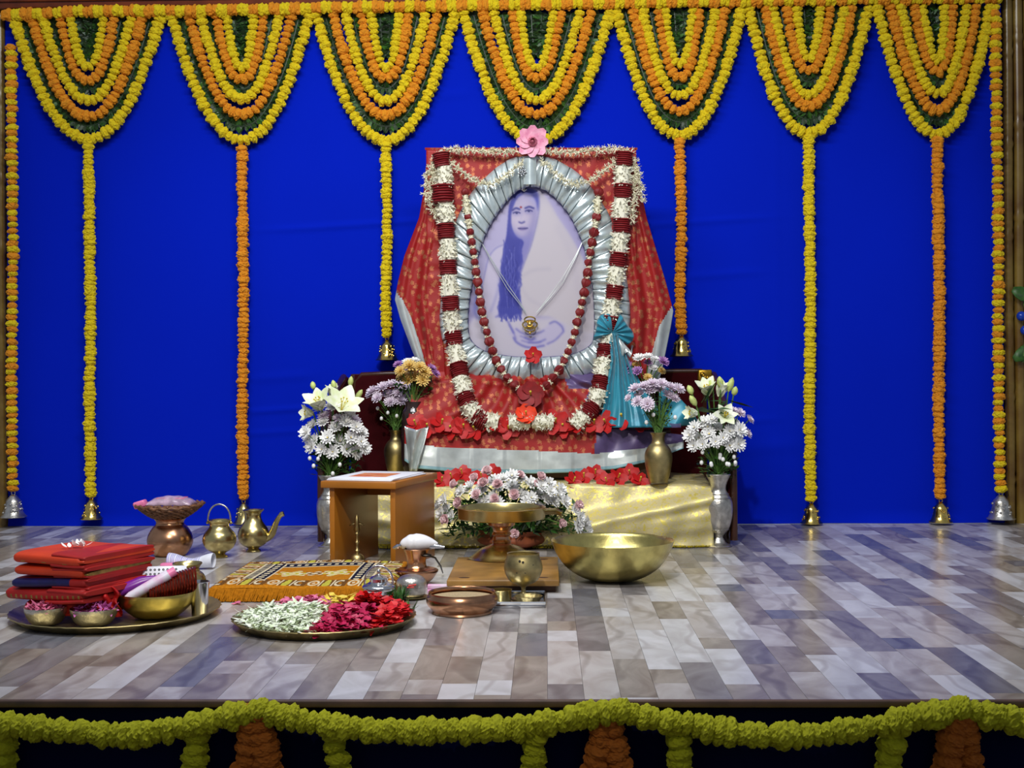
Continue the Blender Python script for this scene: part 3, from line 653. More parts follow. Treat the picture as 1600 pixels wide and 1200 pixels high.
# necklace with its pendant hangs over the picture
nb = P(828, 505, YP - .02); nk = thing('necklace', 'thin silver chain necklace with a gold pendant over the picture', 'necklace', nb)
for dx in (0, 3):
    m = MB(); m.tube([P(a + dx * f, b - dx * f, YP - .012 - .008 * g) - nb for a, b, f, g in ((752, 378, 0, 0), (766, 405, .4, 1), (792, 450, 1, 1), (808, 470, .6, 1), (822, 489, 0, 1))], .0016, 5)
    m.tube([P(a - dx * f, b - dx * f, YP - .012 - .008 * g) - nb for a, b, f, g in ((910, 378, 0, 0), (900, 402, .4, 1), (880, 440, 1, 1), (860, 465, .6, 1), (838, 489, 0, 1))], .0016, 5); m.build('chain', 'silver_border', nk)
m = MB()
for r, dz in ((.022, .014), (.030, -.006), (.021, -.024)): m.tube([Vector((math.cos(a) * r, -.002, dz + math.sin(a) * r * .55)) for a in np.linspace(0, 6.28, 17)], .0032, 6)
m.ball((0, -.003, -.004), .012, 10, 6); m.ball((0, -.002, -.04), .006, 8, 5); m.build('pendant', 'gold_metal', nk)

# ------------------------------------------------------------------ sari draped round the picture
sb = P(828, 735, 5.2); sa = thing('draped_sari', 'red brocade sari with silver border draped over and below the portrait', 'cloth', sb)
SM = ['red_sari', 'silver_border', 'purple_silk', 'silver_hem']
fsin = lambda q: math.sin(q) + .35 * math.sin(2.3 * q + 1)
def panel(u, v):
    px, py = lerp(666, 994, u), lerp(233, 640, v); r = math.atan2(py - 420, px - 828)
    return P(px, py, YP - .004 - .004 * abs(fsin(r * 14)) - (.01 * math.exp(-(v / .02) ** 2) * 0)) - sb
hole = lambda u, v: False
m = MB(); m.grid(panel, 90, 90)
keep = []
midl = (il + ol) / 2
def inhole(px, py):
    ins = False; x1, y1 = midl[-1]
    for x2, y2 in midl:
        if (y1 > py) != (y2 > py) and px < (x2 - x1) * (py - y1) / (y2 - y1) + x1: ins = not ins
        x1, y1 = x2, y2
    return ins
cx_, cy_ = 829, 440
for f in m.f:                                   # open in the middle, where the picture shows
    q = sum((Vector(m.v[i]) for i in f), Vector()) / 4 + sb; d = q - CP; s = FPX / d.dot(FWD); px = 800 + d.dot(RT) * s; py = HOR - d.dot(UP) * s
    keep.append(not inhole(px, py))
m.f = [f for f, k in zip(m.f, keep) if k]; m.m = [0] * len(m.f)
m.build('upper_fall', SM, sa, solid=.002)
m = MB(); m.grid(lambda u, v: P(lerp(664, 996, u), 234 - 3 * math.sin(math.pi * v), lerp(YP - .008, YP + .06, v)) - sb, 40, 4); m.build('top_fold', SM, sa, solid=.002)
outL = [(236, 668), (300, 662), (340, 655), (400, 632), (440, 622), (468, 617), (500, 626), (540, 641), (575, 655), (620, 664)]
outR = [(236, 993), (300, 1002), (340, 1010), (400, 1028), (440, 1040), (486, 1052), (510, 1048), (540, 1042), (580, 1034), (620, 1022)]
silL = [(445, 612), (470, 630), (500, 644), (540, 657), (580, 668), (620, 672)]; silR = [(470, 1056), (486, 1044), (510, 1030), (550, 1019), (600, 1006), (620, 1004)]
def wingL(u, v):
    py = lerp(236, 612, v); xo = ipl(py, outL); px = lerp(706, xo, u)
    return P(px, py, YP - .012 - .014 * fsin(u * 15 + .4 * math.sin(v * 3)) * min(1, v * 2.5) * (1 - .4 * u) + .05 * u * u) - sb
def wingR(u, v):
    py = lerp(236, 612, v); xo = ipl(py, outR); px = lerp(956, xo, u)
    return P(px, py, YP - .012 - .014 * fsin(u * 15 + 1 + .4 * math.sin(v * 3)) * min(1, v * 2.5) * (1 - .4 * u) + .05 * u * u) - sb
def mL(u, v): py = lerp(236, 612, v); return 1 if (py > 445 and lerp(706, ipl(py, outL), u) < ipl(py, silL)) else 0
def mR(u, v): py = lerp(236, 612, v); return 1 if (py > 470 and lerp(956, ipl(py, outR), u) > ipl(py, silR)) else 0
m = MB(); m.grid(wingL, 90, 110, matfn=mL); m.build('side_fall', SM, sa, solid=.002)
m = MB(); m.grid(wingR, 90, 110, matfn=mR); m.build('side_fall', SM, sa, solid=.002)
def puddle(u, v):
    px, py = lerp(636, 1000, u), lerp(580, 672, v); px += (1 - v) * (828 - px) * .06
    r = math.atan2(py - 540, px - 828); k = v
    fold = .018 * fsin(r * 13 + 2 * math.sin(v * 3)) * math.sin(math.pi * min(1, .12 + v * .9)) + .012 * math.exp(-((v - .16 - .05 * math.sin(u * 20)) / .07) ** 2)
    return P(px, py, lerp(YP - .01, 5.225, k ** 1.2) - .02 * math.sin(math.pi * k) - fold) - sb
m = MB(); m.grid(puddle, 150, 50, matfn=lambda u, v: 2 if lerp(636, 1000, u) > 932 - 12 * (1 - v) + 8 * math.sin(v * 9) or (lerp(636, 1000, u) > 880 + 40 * v and v < .3) else 0); m.build('gathered_fold', SM, sa, solid=.002)
botc = [(632, 720), (650, 732), (720, 738), (830, 740), (900, 738), (960, 733), (1010, 722), (1070, 700)]
topc = [(632, 672), (660, 666), (930, 668), (1000, 672), (1070, 680)]; bnd = [(632, 694), (700, 699), (830, 704), (930, 709), (1000, 701), (1070, 690)]
def step(u, v):
    px = lerp(632, 1068, u); py = lerp(ipl(px, topc), ipl(px, botc), v)
    return P(px, py, 5.222 - .02 * v - .008 * math.sin(u * 26) * v - .006 * ((u * 8.3) % 1.0) * v - .012 * math.sin(u * 47 + v) * (1 if u > .68 else .25) * math.sin(math.pi * min(1, v * 1.4)) + (.05 * (u - .86) ** 2 * 30 if u > .86 else 0)) - sb
def mS(u, v): px = lerp(632, 1068, u); py = lerp(ipl(px, topc), ipl(px, botc), v); return 3 if v > .93 else 1 if py > ipl(px, bnd) else (2 if px > 934 - 10 * v else 0)
m = MB(); m.grid(step, 160, 36, matfn=mS); m.build('front_fall', SM, sa, solid=.002)
m = MB(); m.grid(lambda u, v: P(lerp(634, 1064, u), lerp(668, 654, v), lerp(5.222, 5.36, v)) - sb, 60, 6, matfn=lambda u, v: 2 if u > .7 else 0); m.build('ledge_cover', SM, sa, solid=.002)
m = MB(); m.grid(lambda u, v: P(lerp(lerp(632, 640, v), lerp(670, 652, v), u), lerp(672, 736, v) - 12 * abs(u - .5) * (1 - v), 5.19 - .03 * math.sin(math.pi * u) + .02 * math.sin(u * 9 + v * 3)) - sb, 14, 16, matfn=lambda u, v: 1); m.build('corner_flap', SM, sa, solid=.002)
q0, q1 = P(650, 672, 5.245), P(1048, 672, 5.245)
m = MB(); m.box((q0.x - sb.x, q0.y - sb.y, zs + .02 - sb.z), (q1.x - sb.x, .4, q0.z - sb.z - .006)); o = m.build('plinth', 'board_dark', None, loc=sb); tag(o, 'low dark plinth under the red sari that carries the portrait', 'plinth')
# teal cloth tied beside the picture
tb = P(965, 655, 5.25); tl = thing('teal_cloth', 'teal silk cloth knotted at the right of the portrait and falling to the ledge', 'cloth', tb)
def teal(u, v):
    py = lerp(520, 668, v); l = ipl(py, [(520, 950), (560, 955), (600, 948), (640, 942), (668, 936)]); r = ipl(py, [(520, 972), (560, 982), (600, 1002), (640, 1030), (668, 1050)])
    return P(lerp(l, r, u), py, lerp(5.30, 5.20, v) - .012 * (math.sin(u * 22 + v * 3) + .6 * math.sin(u * 41 + v * 8 + 1)) * (1 - .3 * v) - .02 * math.sin(v * 5 + u * 3) * v - .03 * math.sin(math.pi * u)) - tb
m = MB(); m.grid(teal, 70, 50); m.build('long_fall', 'teal_silk', tl, solid=.002)
for sg, a0 in ((-1, 2.6), (1, .25)):
    def fan(u, v, sg=sg, a0=a0):
        a = a0 + (u - .5) * 1.9; L = (30 + 4 * math.sin(u * 7)) * v; return P(957 + L * math.cos(a), 520 - L * math.sin(a) * .95, 5.285 - .02 * math.sin(math.pi * v) - .010 * math.sin(u * 30) * v) - tb
    m = MB(); m.grid(fan, 40, 12); m.build('bow', 'teal_silk', tl, solid=.002)
def drape2(u, v):
    px = lerp(1030, 1092, u); py = lerp(600, 668 - 4 * u, v) + (1 - v) * 66 * u ** 1.5 * .9; return P(px, py, 5.27 + .05 * u - .015 * math.sin(u * 9 + v * 4)) - tb
m = MB(); m.grid(drape2, 24, 18); m.build('trailing_end', 'teal_silk', tl, solid=.002)
m = MB()
for k in range(3): m.tube([P(966, 530, 5.265) - tb, P(974 + 6 * k, 545 + 5 * k, 5.25) - tb, P(972 + 8 * k, 560 - 10 * k, 5.265) - tb], [.006, .012, .004], 8)
m.build('silver_tie', 'silver_border', tl)

# ------------------------------------------------------------------ garlands on the picture
def petal_block(name, mt, n, L, seed, pl=.30, core=.55, wd=.14):
    rr = random.Random(seed); m = MB(); m.tube([(0, 0, -L / 2), (0, 0, L / 2)], core, 10)
    for i in range(n):
        a = rr.uniform(0, 6.28); z = rr.uniform(-L / 2, L / 2); M = T(0, 0, z) @ RZ(a) @ T(core * .8, 0, 0) @ RY(rr.uniform(-.7, .7)) @ RX(rr.uniform(-1.5, 1.5))
        m.petal(pl * rr.uniform(.8, 1.5), wd, rr.uniform(-.4, .5), M, n=2)
    return m.mesh(name, mt, False)
WB = [petal_block('tuberose_block', 'tuberose', 150, 1.9, s, .36, .62, .17) for s in range(3)]
def rose_blk(seed):
    rr = random.Random(seed); m = MB()
    for k in range(7):
        z = -.6 + k * .2; m.lathe([(.1, z - .16), (.72 + .1 * rr.random(), z - .1), (.82 + .1 * rr.random(), z), (.7, z + .1), (.1, z + .14)], 14, wob=lambda a, q: 1 + .09 * math.sin(a * 5 + k * 1.3 + seed))
    return m.mesh('rose_block', 'rose_dark', True)
RB = [rose_blk(s) for s in range(3)]
seqL = [('r', 690, 250), ('w', 694, 276), ('R', 692, 303), ('w', 697, 332), ('r', 697, 361), ('w', 700, 390), ('r', 700, 418), ('w', 702, 446), ('r', 704, 475), ('w', 706, 501), ('r', 709, 529), ('w', 713, 555), ('r', 718, 579), ('w', 723, 604), ('r', 729, 625), ('w', 739, 644), ('r', 750, 656), ('w', 762, 658)]
seqR = [('r', 975, 249), ('w', 973, 274), ('r', 973, 299), ('w', 970, 327), ('r', 971, 353), ('w', 968, 379), ('r', 966, 406), ('w', 962, 432), ('r', 960, 457), ('w', 956, 480), ('r', 952, 505), ('w', 950, 526), ('r', 946, 550), ('w', 942, 573), ('r', 938, 600), ('w', 932, 622), ('r', 922, 641), ('w', 908, 655)]
gb = P(828, 660, 5.2); gg = thing('tuberose_garland', 'thick white tuberose and dark red rose garland hanging round the portrait', 'garland', gb)
def gY(py): return YP - .055 if py < 540 else lerp(YP - .055, 5.205, min(1, (py - 540) / 110))
MB().tube([P(x, y, gY(y)) - gb for _, x, y in seqL], .003, 5).build('thread', 'thread', gg); MB().tube([P(x, y, gY(y)) - gb for _, x, y in seqR], .003, 5).build('thread', 'thread', gg)
gr = random.Random(8)
for seq in (seqL, seqR):
    pts = [P(x, y, gY(y)) - gb for _, x, y in seq]
    for i, (k, x, y) in enumerate(seq):
        tt = (pts[min(i + 1, len(pts) - 1)] - pts[max(i - 1, 0)]).normalized(); q = tt.to_track_quat('Z', 'Y') @ Quaternion((0, 0, 1), gr.uniform(0, 6))
        if k == 'w': link('tuberose_block', gr.choice(WB), gg, pts[i], q, (.046, .046, .044))
        else: link('rose_block', gr.choice(RB), gg, pts[i], q, .042 * (1.25 if k == 'R' else 1))
for x in (812, 848): link('tuberose_block', WB[0], gg, P(x, 659, 5.195) - gb, Quaternion((0, 1, 0), R(90)), (.04, .04, .045))
rb_ = P(828, 615, 5.25); rg = thing('rosebud_garland', 'slim rosebud garland with white knots, hanging inside the tuberose garland', 'garland', rb_)
def bud(seed):
    rr = random.Random(seed); m = MB()
    for k in range(3): m.lathe([(.05, -.9), (.45 - .06 * k, -.68), (.8 - .1 * k, -.2), (.76 - .12 * k, .25), (.46 - .1 * k, .62 + .08 * k), (.30 - .08 * k, .8 + .08 * k)], 10, wob=lambda a, q: 1 + .16 * math.sin(a * 3 + k * 2 + seed))
    m.mi = 1
    for k in range(5): m.petal(.9, .3, .5, T(0, 0, -.9) @ RZ(k * 1.256) @ RY(-1.1), n=2)
    return m.mesh('rosebud', ['rose_red', 'leaf_green'], True)
RBUD = [bud(s) for s in range(3)]; KN = [petal_block('white_knot', 'jasmine', 26, .9, s + 9, .4, .5, .3) for s in range(2)]
pL = [(727, 300), (730, 330), (735, 362), (740, 395), (745, 430), (749, 460), (754, 490), (762, 525), (772, 555), (785, 580), (800, 598), (816, 611)]
pR = [(935, 300), (932, 340), (925, 375), (921, 400), (917, 430), (912, 460), (905, 492), (898, 520), (888, 548), (875, 575), (858, 598), (840, 611)]
for pp in (pL, pR):
    q = spline(pp, 43); Yr = lambda y: YP - .05 if y < 560 else lerp(YP - .05, 5.24, (y - 560) / 55)
    p3 = [P(a, b, Yr(b)) - rb_ for a, b in q]; MB().tube(p3, .0015, 4).build('thread', 'thread', rg)
    for i, v in enumerate(p3):
        tt = (p3[min(i + 1, 42)] - p3[max(i - 1, 0)]).normalized(); rot = tt.to_track_quat('Z', 'Y') @ Quaternion((0, 0, 1), gr.uniform(0, 6))
        early = 1 < i < 7
        if (i % 2 == 0 and not early) or i == 5: link('rosebud', gr.choice(RBUD), rg, v, rot @ Quaternion((1, 0, 0), gr.uniform(-.5, .5)), .0225 * gr.uniform(.85, 1.15))
        else: link('white_knot', gr.choice(KN), rg, v, rot, (.017 if not early else .024))
# jasmine strings
def jasmine(name, label, paths, wid, cnt, drop=0):
    base = P(*paths[0][0]); o = thing(name, label, 'garland', base, 0); m = MB(); rr = random.Random(len(label))
    for pp in paths:
        pts = [P(*a) for a in pp]; L = plen(pts); n = int(L / .0075); q = [Vector(a) - base for a in spline(pts, n)]; MB().tube(q, .0015, 4).build('thread', 'thread', o)
        for v in q:
            for _ in range(cnt):
                d = Vector((rr.uniform(-1, 1), rr.uniform(-1, .3), rr.uniform(-1, 1))).normalized(); s = wid * rr.uniform(.5, 1); c = v + d * s * .5
                M = Matrix.Translation(v) @ d.to_track_quat('X', 'Z').to_matrix().to_4x4(); m.tube([v, v + d * s * .7], [.0018, .003], 4, cap=False)
                for k in range(4): m.petal(s * .55, s * .36, .2, Matrix.Translation(v + d * s * .65) @ d.to_track_quat('Z', 'X').to_matrix().to_4x4() @ RZ(k * 1.57 + rr.random()) @ RY(-.5), n=1)
    stuff(m.build('jasmine_flowers', 'jasmine', o, False)); return o
Yj = YP - .045
jasmine('jasmine_string', 'white jasmine string along the left half of the portrait top edge', [[(690, 240, Yj), (704, 234, Yj), (740, 236, Yj), (775, 237, Yj), (808, 236, Yj)]], .024, 4)
jasmine('jasmine_string', 'white jasmine string along the right half of the portrait top edge', [[(852, 236, Yj), (890, 238, Yj), (930, 236, Yj), (962, 233, Yj), (985, 238, Yj)]], .024, 4)
jasmine('jasmine_string', 'jasmine tassel hanging down the left shoulder of the portrait', [[(688, 242, Yj), (678, 262, Yj), (675, 290, Yj), (672, 320, Yj), (680, 338, Yj)], [(684, 244, Yj), (668, 275, Yj), (664, 310, Yj)], [(690, 250, Yj), (684, 290, Yj), (684, 325, Yj)]], .026, 3)
jasmine('jasmine_string', 'jasmine tassel hanging down the right shoulder of the portrait', [[(980, 240, Yj), (990, 262, Yj), (992, 290, Yj), (990, 320, Yj), (986, 345, Yj)], [(984, 240, Yj), (998, 275, Yj), (1003, 316, Yj)]], .026, 3)
jasmine('jasmine_string', 'jasmine swag looping from the left corner to the pleated frame top', [[(697, 248, Yj - .01), (715, 262, Yj - .02), (738, 280, Yj - .025), (762, 289, Yj - .03), (785, 278, Yj - .03), (806, 262, Yj - .03), (816, 252, Yj - .03)]], .022, 4)
jasmine('jasmine_string', 'jasmine swag looping from the right corner to the pleated frame top', [[(968, 247, Yj - .01), (950, 262, Yj - .02), (925, 280, Yj - .025), (900, 288, Yj - .03), (878, 280, Yj - .03), (860, 262, Yj - .03), (846, 252, Yj - .03)]], .022, 4)
# single flowers
def five(name, label, px, py, Y, r, mt, facing=(0, -1, .3), cat='flower', group=None, petals=5, wide=.9, curl=.25, spin=0, pistil=True):
    c = P(px, py, Y); o = thing(name, label, cat, c, 0, group); q = Vector(facing).to_track_quat('Z', 'Y').to_matrix().to_4x4()
    for k in range(petals): MB().petal(r, r * wide, curl, q @ RZ(spin + k * 6.283 / petals) @ RX(.25) @ T(.0, 0, .0), tip=.5, base=.3, cup=.1, n=5).build('petal', mt, o)
    if pistil:
        m = MB(); m.tube([q @ Vector((0, 0, 0)), q @ Vector((0, .1 * r, .5 * r))], r * .06, 6); m.ball(q @ Vector((0, .1 * r, .5 * r)), r * .1, 6, 4); m.build('pistil', 'pollen', o)
    return o
c = P(832, 222, YP - .06); lo = thing('lotus', 'pink lotus flower at the top centre of the portrait', 'flower', c)
q = Vector((0, -1, .05)).to_track_quat('Z', 'Y').to_matrix().to_4x4()
for k in range(8): MB().petal(.068 * (1 + .06 * math.sin(k * 3)), .050, .16, q @ RZ(R(90) + k * 6.283 / 8) @ RX(.1), tip=.35, base=.4, cup=.25, n=6).build('petal', 'lotus_pink', lo)
MB().ball(q @ Vector((0, 0, .012)), .019, 14, 10, .06).build('heart', 'lotus_heart', lo)
for k in range(9): MB().petal(.036, .026, .7, q @ RZ(k * .7) @ RY(-.75), tip=.5, base=.4, cup=.4, n=4).build('inner_petal', 'lotus_heart', lo)
five('hibiscus', 'red hibiscus tucked at the foot of the oval picture', 833, 556, YP - .07, .038, 'hibiscus', spin=.3)
five('hibiscus', 'large dark red hibiscus where the rosebud garland meets', 829, 617, 5.215, .055, 'hibiscus_deep', spin=R(90), wide=1.2, curl=.15)
five('hibiscus', 'orange hibiscus just below the dark red one', 822, 648, 5.185, .044, 'hibiscus_orange', (0, -1, .5), spin=R(20), wide=1.2, curl=.3)
rr = random.Random(21); ORD = ['first', 'second', 'third', 'fourth', 'fifth', 'sixth', 'seventh', 'eighth', 'ninth', 'tenth', 'eleventh', 'twelfth', 'thirteenth', 'fourteenth', 'fifteenth']
for i, (px, py) in enumerate([(650, 664), (668, 668), (690, 662), (706, 670), (724, 668), (742, 672), (776, 662), (794, 670), (868, 660), (880, 668), (900, 664), (928, 662), (946, 660), (972, 656), (998, 662)]):
    lab = {0: 'red flower at the left end of the row on the red ledge', 13: 'large red flower lying below the teal cloth', 14: 'red flower beside the stems of the right brass vase'}.get(i, ORD[i] + ' red flower from the left in the row on the red ledge')
    five('red_flower', lab, px, py, 5.215 - .004 * (i % 3), .050 if i not in (13, 8) else .058, 'hibiscus', (rr.uniform(-.5, .5), -1, rr.uniform(.3, 1)), 'flower', 'red flowers on the ledge below the portrait', 5, .72, .15, rr.uniform(0, 6))
for i, px in enumerate([690, 706, 722, 738, 752, 770, 896, 912, 930, 948, 966, 984, 1000]):
    c = F(px, 752 - 5 * (i % 3), zs + .02)
    five('red_flower', ORD[i if px < 800 else i - 6] + ' red flower from the left on the gold seat cloth, ' + ('left' if px < 800 else 'right') + ' of the white bouquet', px, 752 - 6 * (i % 3), 5.06 + .03 * (i % 3), .041, 'hibiscus', (rr.uniform(-.5, .5), -1, rr.uniform(.5, 1.2)), 'flower', 'red flowers on the gold seat cloth', 5, .8, .2, rr.uniform(0, 6))
# ------------------------------------------------------------------ things on the stage floor
def pot(name, label, cat, loc, prof, mt, part='body', n=44, group=None, rz=0, wob=None):
    o = thing(name, label, cat, loc, rz, group); MB().lathe(prof, n, wob=wob).build(part, mt, o); return o
def smooth(prof, n=40): return [tuple(p) for p in spline(prof, n)]
# copper pot and the wicker tray on it
c = F(266, 868); cp = pot('copper_pot', 'round copper pot carrying the wicker tray', 'pot', c, smooth([(.001, 0), (.05, 0), (.066, .014), (.082, .045), (.080, .075), (.064, .104), (.052, .115), (.050, .124), (.056, .135), (.061, .139), (.056, .139), (.046, .124), (.05, .11), (.001, .02)], 60), 'copper')
wk = thing('wicker_tray', 'woven brown wicker tray on the copper pot, holding wrapped packets', 'basket', c + Vector((-.002, 0, .139)))
rr = random.Random(4)
for k in range(8):
    f = k / 7; r = lerp(.058, .122, f); z = .006 + .042 * f ** 1.3; n = 72
    MB().tube([((r + .004 * math.sin(i * math.pi / 2 + k * math.pi)) * math.cos(i / n * 6.2832), (r + .004 * math.sin(i * math.pi / 2 + k * math.pi)) * math.sin(i / n * 6.2832) * 1.0, z + .003 * math.cos(i * math.pi / 2 + k * 3.14) + .004 * math.sin(i / n * 12.6 + 1) * f) for i in range(n + 1)], .0052, 6, cap=False).build('weave_ring', 'wicker', wk)
m = MB()
for k in range(28):
    a = k / 28 * 6.283; m.tube([(.02 * math.cos(a), .02 * math.sin(a), .005), (.06 * math.cos(a), .06 * math.sin(a), .007), (.1 * math.cos(a), .1 * math.sin(a), .03), (.125 * math.cos(a), .125 * math.sin(a), .052)], .0035, 5)
m.lathe([(.001, .003), (.06, .003), (.06, .008), (.001, .008)], 24); m.build('spokes', 'wicker', wk)
o = thing('wrapped_packet', 'clear wrapped packet with pink print lying in the wicker tray', 'packet', c + Vector((.012, -.01, .19)))
MB().grid(lambda u, v: (lerp(-.085, .08, u), lerp(-.05, .05, v), .03 * (math.sin(math.pi * u) * math.sin(math.pi * v)) ** .4 + .0012 * math.sin(u * 23 + v * 9)), 24, 14).build('wrapper', 'clear_wrap', o, solid=.004)
MB().grid(lambda u, v: (lerp(-.05, .05, u), lerp(-.03, .03, v), .02), 4, 4).build('card', 'petal_pink', o, solid=.012)
o = thing('pink_packet', 'small bright pink packet at the left rim of the wicker tray', 'packet', c + Vector((-.09, -.05, .182))); MB().box((-.022, -.02, 0), (.022, .02, .026), RY(-.3), bev=.006).build('body', 'pink_plastic', o)
# brass bucket and pitcher
c = F(343, 871); o = pot('brass_bucket', 'brass water pot with a raised hoop handle', 'pot', c, smooth([(.001, 0), (.028, 0), (.03, .006), (.02, .012), (.024, .018), (.048, .034), (.0605, .06), (.056, .086), (.040, .106), (.035, .116), (.037, .126), (.045, .135), (.041, .136), (.03, .122), (.03, .11), (.001, .03)], 60), 'brass')
MB().tube([(.042 * math.cos(a), 0, .128 + .066 * math.sin(a) ** .8 if math.sin(a) > 0 else .12) for a in np.linspace(0, math.pi, 25)], .0032, 8).build('handle', 'silver_old', o)
for s in (-1, 1): MB().ball((s * .043, 0, .127), .006, 8, 6).build('handle_lug', 'brass', o)
c = F(396, 862); o = pot('brass_pitcher', 'brass pitcher with a long slanting spout on its right', 'pitcher', c, smooth([(.001, 0), (.026, 0), (.026, .008), (.02, .014), (.046, .03), (.058, .058), (.054, .085), (.036, .112), (.029, .13), (.030, .146), (.040, .156), (.037, .158), (.025, .145), (.024, .13), (.001, .04)], 60), 'brass')
MB().tube(spline([(.045, 0, .05), (.066, 0, .062), (.078, -.003, .085), (.09, -.005, .115), (.105, -.006, .138), (.116, -.006, .144)], 16), [lerp(.016, .007, k / 15) + (.003 if k > 13 else 0) for k in range(16)], 12).build('spout', 'brass', o)
# stool with papers
B0 = Vector((-.384, 4.377, 0)) + FWD * 0; B0 = F(618, 895); th = R(-14); o = thing('wooden_stool', 'orange-brown wooden stool of flat boards with booklets on top', 'stool', B0, th)
SW, SD, SH = .268, .43, .303
MB().box((-SW, -.004, SH - .024), (.004, SD, SH), bev=.003).build('top', 'stool_wood', o)
for x0 in (-SW + .026, -.022): MB().box((x0, .012, 0), (x0 + .018, SD - .012, SH - .024), bev=.0015).build('side_panel', 'stool_wood', o)
MB().box((-SW + .044, SD * .72, SH - .075), (-.022, SD * .72 + .014, SH - .024), bev=.0015).build('cross_rail', 'stool_wood', o)
pmx = bpy.data.materials.new('cover_print'); pmx.use_nodes = True; nt = NT(pmx); tc = nt.add('ShaderNodeTexCoord'); nz = nt.add('ShaderNodeTexNoise', i_Scale=22.0, i_Detail=2.0); nt.link(tc.outputs['Object'], nz.inputs['Vector'])
cr = nt.add('ShaderNodeValToRGB'); cr.color_ramp.elements[0].position = .35; cr.color_ramp.elements[0].color = (*lin((206, 84, 50)), 1); cr.color_ramp.elements[1].position = .62; cr.color_ramp.elements[1].color = (*lin((226, 150, 84)), 1)
e = cr.color_ramp.elements.new(.8); e.color = (*lin((120, 130, 190)), 1); nt.link(nz.outputs[0], cr.inputs[0]); nt.link(cr.outputs[0], nt.n['Principled BSDF'].inputs['Base Color']); MATS['cover_print'] = pmx
Mst = Matrix.Translation(B0) @ RZ(th)
for k, (dx, dy, rz, lab) in enumerate(((0, .0, -.03, 'white booklet under the printed one on the stool'), (-.004, .006, .02, 'white booklet with an orange cover picture on the stool'))):
    q = Mst @ Vector((-SW / 2 + .002 + dx, SD * .42 + dy, SH + .004 * k + .0005)); b = thing('booklet', lab, 'booklet', q, th + rz)
    MB().box((-.118, -.165, 0), (.118, .165, .0036), bev=.0008).build('pages', 'paper', b)
    if k: MB().box((-.075, -.085, .0036), (.062, .075, .0040)).build('cover_picture', 'cover_print', b)
# hand bell
c = Mst @ Vector((-SW + .09, .10, 0)); o = thing('hand_bell', 'small brass hand bell with a winged handle under the stool', 'bell', c); o.scale = (1.15,) * 3
MB().lathe([(.027, 0), (.0265, .004), (.0235, .01), (.021, .024), (.019, .032), (.012, .038), (.006, .040), (.006, .046), (.009, .049), (.005, .053), (.0048, .07), (.0075, .074), (.0045, .078), (.0045, .096), (.008, .1), (.006, .104), (.001, .105)], 24).build('bell_body', 'brass_old', o)
m = MB(); m.lathe([(.007, .104), (.011, .112), (.008, .122), (.009, .128), (.008, .136), (.007, .146), (.001, .156)], 14); m.build('figure', 'brass_old', o)
for s in (-1, 1): MB().petal(.022, .012, -.5, T(0, 0, .128) @ RZ(0 if s > 0 else math.pi) @ RY(-.3)).build('wing', 'brass_old', o, solid=.003)
# patterned mat
for nm, c in (('mat_orange', (188, 118, 22)), ('mat_cream', (224, 208, 172)), ('mat_navy', (26, 28, 52)), ('mat_lime', (196, 186, 70)), ('mat_brown', (112, 74, 34))): mat(nm, c, .95, var=.2, vscale=120, bump=.3, bscale=600, spec=.1)
MM = ['mat_orange', 'mat_cream', 'mat_navy', 'mat_lime', 'mat_brown']
a0, a1 = F(325, 940), F(612, 938); mw = a1.x - a0.x; md = .52; mz = .044
mt_ = thing('prayer_mat', 'thick orange mat with navy and cream pattern and fringe', 'mat', a0)
def mpat(u, v):
    e = min(u, 1 - u); X, Y_ = u * 52, v * 52
    if v < .24 or v > .9 or e < .13:
        uu = u * 9.0 if (v < .24 or v > .9) else v * 9.0; ww = (v / .24 if v < .24 else (v - .9) / .1) if (v < .24 or v > .9) else e / .13
        if ww < .10 and v < .24: return 0
        k = int(uu * 1.5) % 3; ph = (uu * 1.5) % 1 - .5; r = math.hypot(ph * 1.4, (ww - .55) * 1.5)
        if k == 2: return 3 if abs(ph) < .28 - .2 * abs(ww - .4) else (1 if abs(ph) > .42 else 4)
        if .38 < r < .60 and not (k == 0 and ph > .2): return 1
        if r < .16: return 1 if k else 0
        return 4 if math.sin(X * 2.1) + math.sin(Y_ * 2.7) > .7 else 0 if k else 4
    if e < .27:
        q = (e - .13) / .14
        if q < .12 or .38 < q < .46: return 1
        if q < .38: return 1 if (int(v * 70) % 3 == 0) else 2
        if .56 < q < .80 and int(v * 26) % 2 == 0: return 1
        return 2 if q < .92 else 1
    if v > .74:
        q = (v - .74) / .16; return (1 if q < .12 or q > .86 else (1 if (.35 < q < .62 and int(u * 44) % 2) else 2))
    cx, cy = (u - .5) / .25, (v - .49) / .22
    for ox, rr_ in ((-.52, .42), (.0, .3), (.52, .42)):
        d = math.hypot((cx - ox), cy * .8); a = math.atan2(cy, cx - ox)
        if d < rr_ * (.75 + .25 * math.sin(a * 6)): return 1 if math.sin(d * 38) > -.1 else (3 if ox else 4)
    return 0
MB().box((0.004, 0.006, 0), (mw - .004, md, mz - .002), bev=.006).build('padding', 'mat_orange', mt_)
m = MB(); m.grid(lambda u, v: (mw * u, md * v, mz + .003 * math.sin(u * 7 + v * 4) - .010 * max(0, (abs(u - .5) - .47) / .03) - .008 * max(0, (.03 - v) / .03)), 220, 150, matfn=mpat); m.build('woven_top', MM, mt_, solid=.002)
m = MB(); rr = random.Random(6)
for i in range(520):
    x = mw * i / 519; y0 = rr.uniform(-.004, .004); m.tube([(x, y0, mz - .006), (x - .004, y0 - .008, mz * .55), (x - rr.uniform(.004, .016), y0 - .012 - rr.uniform(0, .008), .003)], [.0016, .002, .001], 3, cap=False)
stuff(m.build('fringe', 'mat_orange', mt_))
